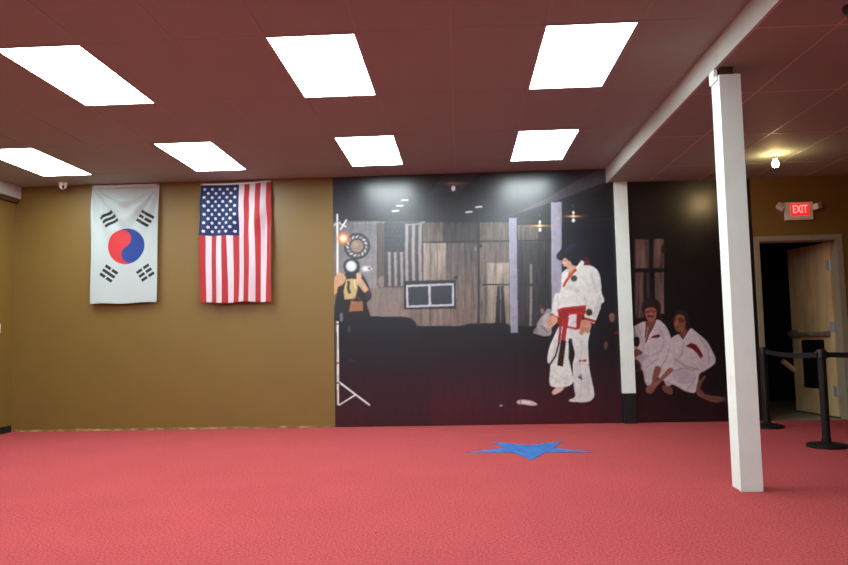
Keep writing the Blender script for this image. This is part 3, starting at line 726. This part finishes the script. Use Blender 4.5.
A.curve(Z([(84, 160), (132, 158), (122, 190), (100, 228), (82, 276), (76, 250), (78, 200)]), (124, 72, 64)); A.path(Z([(76, 270), (92, 190)]), .8, G2); A.path(Z([(82, 276), (118, 206), (134, 166)]), .8, (228, 216, 220))
A.curve(Z([(66, 120), (58, 84), (76, 52), (104, 42), (138, 50), (158, 80), (156, 116), (148, 138), (132, 132), (126, 96), (90, 94), (80, 130)]), (50, 38, 37)); A.curve(Z([(78, 100), (100, 90), (128, 94), (136, 118), (130, 150), (112, 166), (94, 160), (80, 136)]), (158, 92, 82)); A.poly(Z([(78, 106), (132, 104), (130, 118), (80, 120)]), (120, 48, 46), .75); A.path(Z([(90, 136), (104, 132), (120, 136)]), 1.6, (52, 34, 34)); A.curve(Z([(102, 110), (110, 110), (112, 128), (100, 128)]), (182, 112, 98), .8)
A.curve(Z([(108, 242), (128, 232), (148, 228), (154, 238), (138, 246), (116, 246)]), (104, 30, 42)); A.ell(*Z([(142, 236)])[0], 1.9, 1.5, (120, 34, 40))
# man seated further right
Z = lambda p: z(670, 300, 5.127, p)
A.curve(Z([(-60, 300), (-20, 220), (40, 176), (70, 204), (104, 148), (134, 164), (188, 212), (216, 262), (232, 298), (226, 330), (180, 362), (150, 384), (132, 470), (82, 468), (30, 440), (-40, 410), (-70, 380)]), (210, 196, 202))
A.path(Z([(70, 214), (60, 280), (20, 330)]), 1, G2, .9); A.path(Z([(150, 190), (196, 260), (200, 330)]), 1.2, G2, .9); A.path(Z([(20, 300), (80, 340), (150, 356)]), 1.4, (150, 136, 148), .7); A.curve(Z([(10, 372), (60, 352), (120, 366), (130, 400), (90, 430), (40, 424)]), (196, 180, 190)); A.path(Z([(20, 362), (70, 348), (128, 362)]), .9, (134, 118, 130), .8); A.path(Z([(88, 456), (120, 420), (132, 390)]), 1, G2, .9); A.path(Z([(0, 230), (-20, 300), (-50, 350)]), 1, G2, .9)
A.poly(Z([(80, 236), (108, 220), (132, 228), (150, 250), (170, 288), (156, 300), (138, 274), (116, 252)]), (132, 30, 38))
A.curve(Z([(52, 160), (88, 140), (94, 160), (70, 204), (58, 186)]), (132, 78, 64)); A.path(Z([(70, 206), (96, 164), (108, 146)]), 1.2, (228, 214, 218))
A.curve(Z([(16, 100), (30, 60), (58, 50), (86, 64), (98, 100), (98, 140), (84, 156), (72, 120), (62, 80), (36, 86), (22, 110)]), (56, 43, 41)); A.curve(Z([(18, 104), (36, 76), (66, 78), (78, 104), (76, 140), (54, 160), (36, 162), (22, 140)]), (136, 86, 70)); A.curve(Z([(44, 94), (64, 92), (78, 104), (66, 116), (46, 112)]), (118, 48, 34), .9); A.curve(Z([(14, 98), (30, 94), (34, 108), (20, 114)]), (118, 48, 34), .9); A.path(Z([(30, 140), (46, 138)]), .8, (104, 52, 48)); A.curve(Z([(30, 104), (40, 104), (38, 126), (26, 126)]), (172, 114, 92), .8)
# dark trousered leg and bare feet at the right
A.curve(Z([(176, 372), (228, 330), (250, 306), (290, 300), (310, 480), (260, 496), (204, 492), (178, 470), (170, 420)]), (22, 23, 33)); A.curve(Z([(134, 452), (146, 414), (176, 388), (184, 396), (164, 424), (154, 452), (168, 466), (176, 478), (150, 480), (138, 474)]), (124, 80, 70)); A.curve(Z([(136, 474), (160, 476), (186, 484), (222, 492), (258, 496), (272, 506), (268, 520), (236, 526), (200, 518), (164, 502), (142, 490)]), (128, 84, 74)); A.path(Z([(180, 366), (224, 334), (256, 306)]), .9, (44, 44, 54), .8); A.path(Z([(180, 470), (216, 490)]), .9, (40, 40, 48), .8); A.path(Z([(150, 460), (190, 500), (250, 512)]), 1.2, (104, 64, 56), .8); A.path(Z([(276, 494), (286, 526)]), 2, (110, 84, 78), .8)
Z = lambda p: z(630, 290, 5.133, p)
A.curve(Z([(128, 396), (158, 400), (148, 440), (122, 476), (112, 468)]), (136, 86, 74)); A.curve(Z([(88, 496), (120, 476), (164, 440), (198, 402), (222, 412), (176, 456), (136, 496), (116, 526), (94, 530), (80, 514)]), (150, 98, 84)); A.path(Z([(92, 520), (112, 498)]), .8, (104, 64, 58), .8); A.path(Z([(102, 526), (124, 500)]), .8, (104, 64, 58), .8); A.curve(Z([(168, 490), (196, 488), (218, 510), (214, 536), (186, 530), (166, 510)]), (124, 78, 70)); A.curve(Z([(176, 470), (200, 470), (214, 486), (190, 492)]), (190, 172, 180))
# uneven print density: broad tone in cloth and walls, fine grain everywhere
def density(cell):
    ny, nx = int(A.H / cell) + 3, int(A.W / cell) + 3
    g = rng.normal(0, 1, (ny, nx)); fy = np.arange(A.H) / cell; fx = np.arange(A.W) / cell
    iy = fy.astype(int); ix = fx.astype(int); ty = (fy - iy)[:, None]; tx = (fx - ix)[None]
    ty = ty * ty * (3 - 2 * ty); tx = tx * tx * (3 - 2 * tx)
    return (g[iy][:, ix] * (1 - tx) + g[iy][:, ix + 1] * tx) * (1 - ty) + (g[iy + 1][:, ix] * (1 - tx) + g[iy + 1][:, ix + 1] * tx) * ty
A.blur(1)
A.im *= (1 + .022 * density(11) + .016 * density(5) + .012 * density(2.2))[..., None]

PAPER = 0.98                 # print white against the room's light
H = np.array([[8.06374995e+01, 2.01603032e+00, 4.62641272e+02], [-3.60747186e+00, -8.03839637e+01, 4.25396922e+02], [-5.59131701e-03, 8.80012247e-03, 1.0]])
def print_panel(name, x0, x1, z0, z1, label):
    st = 0.0095
    nx = int((x1 - x0) / st); nz = int((z1 - z0) / st)
    X, Z_ = np.meshgrid(np.linspace(x0, x1, nx), np.linspace(z0, z1, nz))
    q = np.einsum('ij,jab->iab', H, np.stack([X, Z_, np.ones_like(X)]))
    c = A.sample(q[0] / q[2], q[1] / q[2])
    c = s2l(np.clip(c * np.clip(.62 + c.mean(-1, keepdims=True) / 260, 0, 1), 0, 255)) * PAPER     # deep printed blacks
    P = np.stack([X, np.full_like(X, WALL_Y - .004), Z_], -1)
    o = sheet(name, P, c, M['mural'], smooth=False)
    # a thin edge so the sheet has its own thickness
    bm = bmesh.new(); box(bm, x0 - .001, x1 + .001, WALL_Y - .0035, WALL_Y - .0005, z0 - .001, z1 + .001)
    bk = link('backing_sheet', bm, M['black_base'], o)
    return tag(o, label, 'mural', 'printed wall murals')
M['mural'] = print_mat('satin_photo_print', 0.32, 0.12)
_b = M['mural'].node_tree.nodes['Principled BSDF']        # clear laminate over the print
_b.inputs['Coat Weight'].default_value = 1.0; _b.inputs['Coat Roughness'].default_value = 0.285; _b.inputs['Coat IOR'].default_value = 1.64
print_panel('wall_mural', -1.541, 1.915, 0.004, CEIL - .008, 'wide dark photo mural of a person in a white martial arts uniform with red belt')
print_panel('wall_mural', 2.072, 3.536, 0.004, LOW - .008, 'narrow dark photo mural of two seated people in white uniforms, behind the white post')

# ------------------------------------------------------------------ FLAGS
def cloth(corners, W, Hh, fold, y_off, colour, nx, ny, ss=3):
    """points and supersampled colours of a hanging cloth; u across, v down"""
    u, v = np.meshgrid(np.linspace(0, 1, nx), np.linspace(0, 1, ny))
    TL, TR, BR, BL = [np.array(c) for c in corners]
    P2 = (1 - v)[..., None] * ((1 - u)[..., None] * TL + u[..., None] * TR) + v[..., None] * ((1 - u)[..., None] * BL + u[..., None] * BR)
    dx, dy, dz = fold(u, v)
    P = np.stack([P2[..., 0] + dx, WALL_Y - y_off - dy, P2[..., 1] + dz], -1)
    acc = 0
    for a in range(ss):
        for b in range(ss):
            acc = acc + colour(u + ((a + .5) / ss - .5) / nx, v + ((b + .5) / ss - .5) / ny)
    return P, acc / ss ** 2

M['cloth'] = print_mat('nylon_flag_cloth', 0.6, 0.3, 0.2)
WHITE_K = s2l((182, 192, 192)); BLACK_K = s2l((30, 32, 38)); RED_K = s2l((200, 46, 52)); BLUE_K = s2l((28, 60, 138))
KW, KH = .85, 1.51
def k_colour(u, v):
    x = u * KW; y = v * KH
    c = np.broadcast_to(WHITE_K, u.shape + (3,)).copy()
    cx, cy, R_ = .447, .772, .232
    dx, dy = x - cx, y - cy; d = np.hypot(dx, dy)
    ang = math.radians(60)                      # the axis of the two small circles, upper left to lower right
    ax, ay = math.cos(ang), math.sin(ang)
    along = dx * ax + dy * ay; across = dx * ay - dy * ax          # across > 0 : right side
    blue = across > 0
    blue &= ~(np.hypot(along + R_ / 2, across) < R_ / 2)
    blue |= np.hypot(along - R_ / 2, across) < R_ / 2
    c[(d < R_) & blue] = BLUE_K; c[(d < R_) & ~blue] = RED_K
    # four groups of three bars; True = a bar broken in the middle
    for gx, gy, a, br in ((.222, .412, -33, (0, 0, 0)), (.672, .420, 33, (0, 1, 0)), (.236, 1.125, 33, (1, 0, 1)), (.698, 1.130, -33, (1, 1, 1))):
        ca, sa = math.cos(math.radians(a)), math.sin(math.radians(a))
        p = (x - gx) * ca + (y - gy) * sa; q = -(x - gx) * sa + (y - gy) * ca
        for k in range(3):
            m = (np.abs(p) < .093) & (np.abs(q - (k - 1) * .062) < .019)
            if br[k]: m &= np.abs(p) > .010
            c[m] = BLACK_K
    return c
def k_fold(u, v):
    # creases fan down and inwards from the two top corners
    d1 = np.hypot(u * .85, v * 1.5); d2 = np.hypot((1 - u) * .85, v * 1.5)
    a1 = np.arctan2(v * 1.5, u * .85 + 1e-6); a2 = np.arctan2(v * 1.5, (1 - u) * .85 + 1e-6)
    f = .010 + .021 * np.sin(a1 * 17 + .6) * np.exp(-((d1 - .35) / .38) ** 2) + .021 * np.sin(a2 * 16 + 1.4) * np.exp(-((d2 - .35) / .38) ** 2)
    f = f + .010 * np.sin(u * 6 + .5) * v + .008 * np.sin(u * 13 + v * 5) * v ** 2 + .05 * v ** 1.5
    f = np.maximum(f * np.clip(v * 9, 0, 1), -.014)
    return .006 * np.sin(v * 9) * (u - .5), f, .012 * np.sin(u * PI * 3) * v * .5 - .010 * np.sin(u * PI) * (1 - v)
kroot = empty('hanging_flag', (-4.17, WALL_Y - .02, 1.56), 'white hanging flag with a red and blue circle and black bars', 'flag')
KC = ((-4.598, 3.035), (-3.732, 3.035), (-3.738, 1.566), (-4.574, 1.560))
P, c = cloth(KC, KW, KH, k_fold, .022, k_colour, 190, 320)
o = sheet('cloth', P, c, M['cloth'], thick=.0015)
M['hem'] = mat('white_hem_tape', rgb(226, 228, 226), 0.7, var=0.03)
M['grommet'] = mat('brass_grommet', rgb(176, 148, 84), 0.35, metal=0.9, var=0.05)
def attach(child, root):
    child.parent = root; child.matrix_parent_inverse = Matrix.Translation(root.location).inverted()
attach(o, kroot)
def band(name, x0, x1, za, zb, th, y, root, sag=0.0, mt=None):
    bm = bmesh.new(); n = 16; rings = []
    for k in range(n + 1):
        t = k / n; x = x0 + (x1 - x0) * t; zc = za + (zb - za) * t - sag * math.sin(PI * t)
        rings.append([bm.verts.new((x, y + yy, zc + zz)) for yy, zz in ((-.003, -th), (-.003, 0), (.003, 0), (.003, -th))])
    for a, b in zip(rings, rings[1:]):
        for k in range(4): bm.faces.new((a[k], a[(k + 1) % 4], b[(k + 1) % 4], b[k]))
    bm.faces.new(list(reversed(rings[0]))); bm.faces.new(rings[-1])
    bmesh.ops.recalc_face_normals(bm, faces=bm.faces[:])
    o = link(name, bm, mt or M['hem']); attach(o, root); return o
def grommet(x, z_, y, root):
    bm = bmesh.new(); mx = Matrix.Translation((x, y, z_)) @ Matrix.Rotation(PI / 2, 4, 'X')
    lathe(bm, [(.005, -.003), (.012, -.003), (.013, 0), (.012, .003), (.005, .003), (.005, -.003)], 16, (0, 0, 0), 0, mx)
    o = link('grommet', bm, M['grommet']); attach(o, root)
band('header_band', -4.606, -3.740, 3.069, 3.067, .036, WALL_Y - .016, kroot, .004)
for x in (-4.59, -3.756): grommet(x, 3.052, WALL_Y - .020, kroot)

UW, UH = .895, 1.50
RED_U = s2l((168, 42, 46)); WHITE_U = s2l((214, 196, 206)); BLUE_U = s2l((21, 34, 84)); STAR_U = s2l((196, 204, 220))
def star_in(px, py, r):
    a = np.arctan2(px, -py); d = np.hypot(px, py)
    a = np.mod(a + PI / 5, 2 * PI / 5) - PI / 5
    # edge of a five point star in polar form
    return d * np.cos(np.abs(a)) + d * np.sin(np.abs(a)) * math.tan(math.radians(54)) * 1.05 < r
def u_colour(u, v):
    k = np.clip((u * 13).astype(int), 0, 12)
    c = np.where((k % 2 == 0)[..., None], RED_U, WHITE_U)
    cw, chh = 7 / 13, .437
    can = (u < cw) & (v < chh)
    c = np.where(can[..., None], BLUE_U, c)
    # nine columns across, eleven rows down, staggered: rows of five and of four
    cu = u / cw * 10 - 1; cv = v / chh * 12 - 1
    ri = np.round(cv).astype(int)
    for par in (0, 1):
        ci = np.round((cu - par) / 2) * 2 + par
        ok = can & (ri % 2 == par) & (ri >= 0) & (ri <= 10) & (ci >= 0) & (ci <= 8)
        sx = (cu - ci) * cw / 10 * UW; sy = (cv - ri) * chh / 12 * UH
        # stars lie on their side on the upended flag
        s_ = ok & star_in(sy, sx, .0235)
        c[s_] = STAR_U
    return c
def u_fold(u, v):
    w = np.clip(v * 3, 0, 1)
    f = .016 * np.sin(u * 31 + 1.2 * np.sin(v * 4)) * w * (.35 + .65 * u) + .030 * np.sin(u * 17 + 1 + v * 2.2) * w + .036 + .04 * v
    f = f + .016 * np.sin((u * 1.2 + v) * 16) * np.exp(-((v - .25) / .22) ** 2) * np.clip(v * 6, 0, 1)
    return .006 * np.sin(v * 7 + u * 5) * v, f, -.014 * np.sin(u * PI) * (1 - v) + .008 * np.sin(u * 12 + .4) * v
uroot = empty('hanging_flag', (-2.76, WALL_Y - .02, 1.54), 'red and white striped hanging flag with white stars on a blue corner', 'flag')
UC = ((-3.198, 3.022), (-2.305, 3.040), (-2.290, 1.543), (-3.182, 1.540))
P, c = cloth(UC, UW, UH, lambda u, v: (u_fold(u, v)[0], u_fold(u, v)[1] * np.clip(v * 7, 0, 1), u_fold(u, v)[2]), .022, u_colour, 260, 380)
o = sheet('cloth', P, c, M['cloth'], thick=.0015); attach(o, uroot)
band('header_band', -3.206, -2.306, 3.045, 3.062, .026, WALL_Y - .018, uroot, .014)
for x, z_ in ((-3.192, 3.031), (-2.320, 3.047)): grommet(x, z_, WALL_Y - .022, uroot)

# ------------------------------------------------------------------ STAR ON THE CARPET
def blue_mat():
    m, nt, b = new_mat('blue_floor_tape')
    tc = nt.nodes.new('ShaderNodeTexCoord')
    n = nt.nodes.new('ShaderNodeTexNoise'); n.inputs['Scale'].default_value = 14; n.inputs['Detail'].default_value = 5
    mp = nt.nodes.new('ShaderNodeMapping'); mp.inputs['Scale'].default_value = (1, 2.2, 1); mp.inputs['Rotation'].default_value = (0, 0, .6)
    nt.links.new(tc.outputs['Object'], mp.inputs['Vector']); nt.links.new(mp.outputs['Vector'], n.inputs['Vector'])
    r = nt.nodes.new('ShaderNodeValToRGB')
    r.color_ramp.elements[0].position = .36; r.color_ramp.elements[1].position = .62
    r.color_ramp.elements[0].color = rgb(24, 78, 140); r.color_ramp.elements[1].color = rgb(46, 118, 196)
    nt.links.new(n.outputs['Fac'], r.inputs['Fac']); nt.links.new(r.outputs['Color'], b.inputs['Base Color'])
    b.inputs['Roughness'].default_value = .55
    return m
M['blue'] = blue_mat()
bm = bmesh.new(); pts = []
R_, rr, ph = .605, .235, -.06
corner = []
for k in range(10):
    a = -PI / 2 + k * PI / 5 + ph; q = R_ if k % 2 == 0 else rr
    corner.append(Vector((q * math.cos(a), q * math.sin(a))))
for k in range(10):
    a, b = corner[k], corner[(k + 1) % 10]
    for q in range(8):
        p = a.lerp(b, q / 8)
        j = 0 if q == 0 else .012
        pts.append((p.x + random.uniform(-j, j), p.y + random.uniform(-j, j)))
lo = [bm.verts.new((x, y, 0)) for x, y in pts]; hi = [bm.verts.new((x, y, .004)) for x, y in pts]; ce = bm.verts.new((0, 0, .004))
for k in range(len(pts)):
    k2 = (k + 1) % len(pts); bm.faces.new((lo[k], lo[k2], hi[k2], hi[k])); bm.faces.new((hi[k], hi[k2], ce))
o = link('floor_star', bm, M['blue'], loc=(.612, 6.885, .0005))
tag(o, 'blue five pointed star marked on the red carpet in front of the mural', 'floor star')

# ------------------------------------------------------------------ BELT STANCHIONS
def stanchion(x, y, label, belt_to=None, hgt=.88):
    r = empty('belt_stanchion', (x, y, 0), label, 'stanchion', 'black belt stanchions by the door')
    bm = bmesh.new(); lathe(bm, [(.165, 0), (.172, .006), (.172, .022), (.160, .030), (.10, .040), (.055, .046), (.04, .052)], 48); link('base', bm, M['black'], r, smooth=True)
    bm = bmesh.new(); lathe(bm, [(.036, .046), (.036, hgt - .09)], 28); lathe(bm, [(.041, .05), (.041, .085), (.036, .09)], 28); link('pole', bm, M['black'], r, smooth=True)
    bm = bmesh.new(); lathe(bm, [(.036, hgt - .092), (.042, hgt - .086), (.042, hgt - .012), (.036, hgt - .002), (.02, hgt), (0, hgt)], 28)
    box(bm, -.02, .02, -.05, -.03, hgt - .078, hgt - .02, bevel=.003); box(bm, -.02, .02, .03, .05, hgt - .078, hgt - .02, bevel=.003)
    box(bm, .03, .05, -.02, .02, hgt - .078, hgt - .02, bevel=.003); box(bm, -.05, -.03, -.02, .02, hgt - .078, hgt - .02, bevel=.003)
    link('belt_head', bm, M['black'], r, smooth=True)
    if belt_to:
        a = Vector((0, 0, hgt - .05)); b = Vector((belt_to[0] - x, belt_to[1] - y, belt_to[2])); d = (b - a); d.z = 0; d.normalize()
        a = a + d * .042; b = b - d * .052; n_ = Vector((-d.y, d.x, 0)) * .0015
        bm = bmesh.new(); rings = []
        for k in range(17):
            p = a.lerp(b, k / 16); p.z -= .022 * math.sin(PI * k / 16)
            rings.append([bm.verts.new(p + s * n_ + Vector((0, 0, zz))) for s, zz in ((-1, -.024), (-1, .024), (1, .024), (1, -.024))])
        for p, q in zip(rings, rings[1:]):
            for k in range(4): bm.faces.new((p[k], p[(k + 1) % 4], q[(k + 1) % 4], q[k]))
        bm.faces.new(rings[0]); bm.faces.new(list(reversed(rings[-1])))
        bmesh.ops.recalc_face_normals(bm, faces=bm.faces[:])
        link('belt', bm, M['belt'], r)
    return r
stanchion(3.345, 8.22, 'black belt stanchion standing by the left door jamb, half behind the white post', (3.285, 6.80, .83))
stanchion(3.285, 6.80, 'black belt stanchion with its whole round base showing, in front of the open door', (5.15, 6.76, .83))
stanchion(5.15, 6.76, 'black belt stanchion holding the far end of the belt, right of the doorway')

# ------------------------------------------------------------------ EXIT SIGN with two lamp heads
sx, sz = 4.078, 2.480
r = empty('exit_sign', (sx, WALL_Y, sz), 'white exit sign with lit red face and two lamp heads above the door', 'exit sign')
W2, H2 = .160, .108
bm = bmesh.new(); box(bm, -W2, W2, -.055, -.001, -H2, H2, bevel=.008); link('housing', bm, M['white_plastic'], r)
bm = bmesh.new(); box(bm, -.100, .112, -.058, -.054, -.060, .090, bevel=.001); face = link('sign_face', bm, M['exit_face'], r)
cu = bpy.data.curves.new('letters', 'FONT'); cu.body = 'EXIT'; cu.size = .135; cu.align_x = 'CENTER'; cu.align_y = 'CENTER'; cu.extrude = .0015; cu.offset = .0025; cu.space_character = 1.02
tmp = bpy.data.objects.new('letters_tmp', cu); COL.objects.link(tmp); bpy.context.view_layer.update()
me = bpy.data.meshes.new_from_object(tmp.evaluated_get(bpy.context.evaluated_depsgraph_get())); bpy.data.objects.remove(tmp)
me.transform(Matrix.Translation((.006, -.0595, .015)) @ Matrix.Rotation(PI / 2, 4, 'X') @ Matrix.Diagonal((.62, 1.0, 1, 1)))
me.materials.clear(); me.materials.append(M['exit_letter'])
o = bpy.data.objects.new('letters', me); COL.objects.link(o); o.parent = face
M['reflector'] = mat('lamp_reflector', rgb(196, 178, 170), 0.3, var=0.08)
for s, tilt in ((-1, .75), (1, -.25)):
    bm = bmesh.new()
    tube(bm, [(s * (W2 - .01), -.03, .045), (s * (W2 + .035), -.035, .05)], .012, 10); link('lamp_bracket', bm, M['white_plastic'], r, smooth=True)
    mx = Matrix.Translation((s * (W2 + .052), -.05, .052)) @ Matrix.Rotation(tilt, 4, 'Y') @ Matrix.Rotation(s * .5, 4, 'Z')
    t = bmesh.new(); box(t, -.045, .045, -.04, .035, -.036, .036, bevel=.012)
    bm = bmesh.new(); join(bm, t, 0, mx); bmesh.ops.recalc_face_normals(bm, faces=bm.faces[:]); hd = link('lamp_head', bm, M['white_plastic'], r)
    t = bmesh.new(); box(t, -.034, .034, -.043, -.039, -.027, .027, bevel=.001)
    bm = bmesh.new(); join(bm, t, 0, mx); bmesh.ops.recalc_face_normals(bm, faces=bm.faces[:]); link('lamp_lens', bm, M['reflector'], hd)

# ------------------------------------------------------------------ BARE BULB on the low ceiling
r = empty('bulb_light', (3.335, 7.62, LOW), 'lit bare bulb in a small holder on the low ceiling by the exit sign', 'light')
bm = bmesh.new(); lathe(bm, [(.058, 0), (.058, -.006), (.046, -.016), (.026, -.024)], 32); bmesh.ops.recalc_face_normals(bm, faces=bm.faces[:]); link('ceiling_plate', bm, M['white_plastic'], r, smooth=True)
bm = bmesh.new(); lathe(bm, [(.022, -.022), (.024, -.03), (.022, -.055), (.017, -.06)], 24); bmesh.ops.recalc_face_normals(bm, faces=bm.faces[:]); link('socket', bm, M['white_plastic'], r, smooth=True)
bm = bmesh.new(); prof = [(.014, -.058), (.016, -.066)] + [(.036 * math.sin(a), -.108 + .036 * math.cos(a)) for a in np.linspace(.62, PI, 14)]
prof[-1] = (0, prof[-1][1]); lathe(bm, prof, 28); bmesh.ops.recalc_face_normals(bm, faces=bm.faces[:]); link('bulb', bm, M['bulb'], r, smooth=True)

# ------------------------------------------------------------------ SECURITY CAMERAS, SWITCH
r = empty('security_camera', (-4.885, 8.62, CEIL), 'small white dome camera on the ceiling near the left corner', 'security camera')
bm = bmesh.new(); lathe(bm, [(.056, 0), (.056, -.014), (.050, -.024), (.048, -.04)], 36); bmesh.ops.recalc_face_normals(bm, faces=bm.faces[:]); link('mount', bm, M['white_plastic'], r, smooth=True)
bm = bmesh.new(); prof = [(.046 * math.cos(a), -.040 - .048 * math.sin(a)) for a in np.linspace(0, PI / 2, 10)]; prof[-1] = (0, prof[-1][1]); lathe(bm, prof, 32); bmesh.ops.recalc_face_normals(bm, faces=bm.faces[:]); link('eyeball', bm, M['white_plastic'], r, smooth=True)
bm = bmesh.new(); lathe(bm, [(0, 0), (.017, 0), (.019, .004), (.019, .03), (.017, .034), (0, .034)], 24, (0, 0, 0), 0, Matrix.Translation((.018, -.026, -.060)) @ Matrix.Rotation(.45, 4, 'Z') @ Matrix.Rotation(PI / 2 + .3, 4, 'X') @ Matrix.Diagonal((.6, 1.2, 1, 1))); bmesh.ops.recalc_face_normals(bm, faces=bm.faces[:]); link('lens', bm, M['lens'], r, smooth=True)

r = empty('security_camera', (2.30, 4.13, LOW), 'dark dome camera on the low ceiling, cut by the top right corner', 'security camera')
bm = bmesh.new(); lathe(bm, [(.062, 0), (.062, -.02), (.054, -.03)], 36); bmesh.ops.recalc_face_normals(bm, faces=bm.faces[:]); link('mount', bm, M['darkcam'], r, smooth=True)
bm = bmesh.new(); prof = [(.05 * math.cos(a), -.028 - .045 * math.sin(a)) for a in np.linspace(0, PI / 2, 10)]; prof[-1] = (0, prof[-1][1]); lathe(bm, prof, 32); bmesh.ops.recalc_face_normals(bm, faces=bm.faces[:]); link('dome', bm, M['lens'], r, smooth=True)

r = empty('light_switch', (LEFT_X, 8.515, 1.28), 'white switch plate on the left wall, cut by the photo edge', 'light switch')
bm = bmesh.new(); box(bm, .0005, .006, -.036, .036, -.057, .057, bevel=.002); link('plate', bm, M['white_plastic'], r)
bm = bmesh.new(); box(bm, .006, .011, -.009, .009, -.018, .018, bevel=.002); link('rocker', bm, M['white_plastic'], r)

# ------------------------------------------------------------------ WORLD and CAMERA
w = bpy.data.worlds.new('daylight'); SC.world = w; w.use_nodes = True  # even background light added as fill through the open rear
bg = w.node_tree.nodes['Background']; bg.inputs['Color'].default_value = (.74, .88, 1, 1); bg.inputs['Strength'].default_value = 0.28

cam = bpy.data.cameras.new('camera'); co = bpy.data.objects.new('camera', cam); COL.objects.link(co)
cam.sensor_width = 36; cam.sensor_fit = 'HORIZONTAL'; cam.lens = 722.38 / 848 * 36
R3 = ((0.99852103, 0.05029955, -0.02063271), (0.02439428, -0.07535467, 0.99685836), (-0.04858675, 0.99588736, 0.07647025))
co.matrix_world = Matrix(((R3[0][0], R3[1][0], -R3[2][0], 0), (R3[0][1], R3[1][1], -R3[2][1], 0), (R3[0][2], R3[1][2], -R3[2][2], CAM_H), (0, 0, 0, 1)))
SC.camera = co
SC.view_settings.view_transform = 'Standard'; SC.view_settings.look = 'None'
SC.view_settings.exposure = 0.0; SC.view_settings.gamma = 1.0
try: SC.view_settings.use_curve_mapping = False
except Exception: pass
SC.cycles.use_denoising = True
SC.cycles.max_bounces = 8
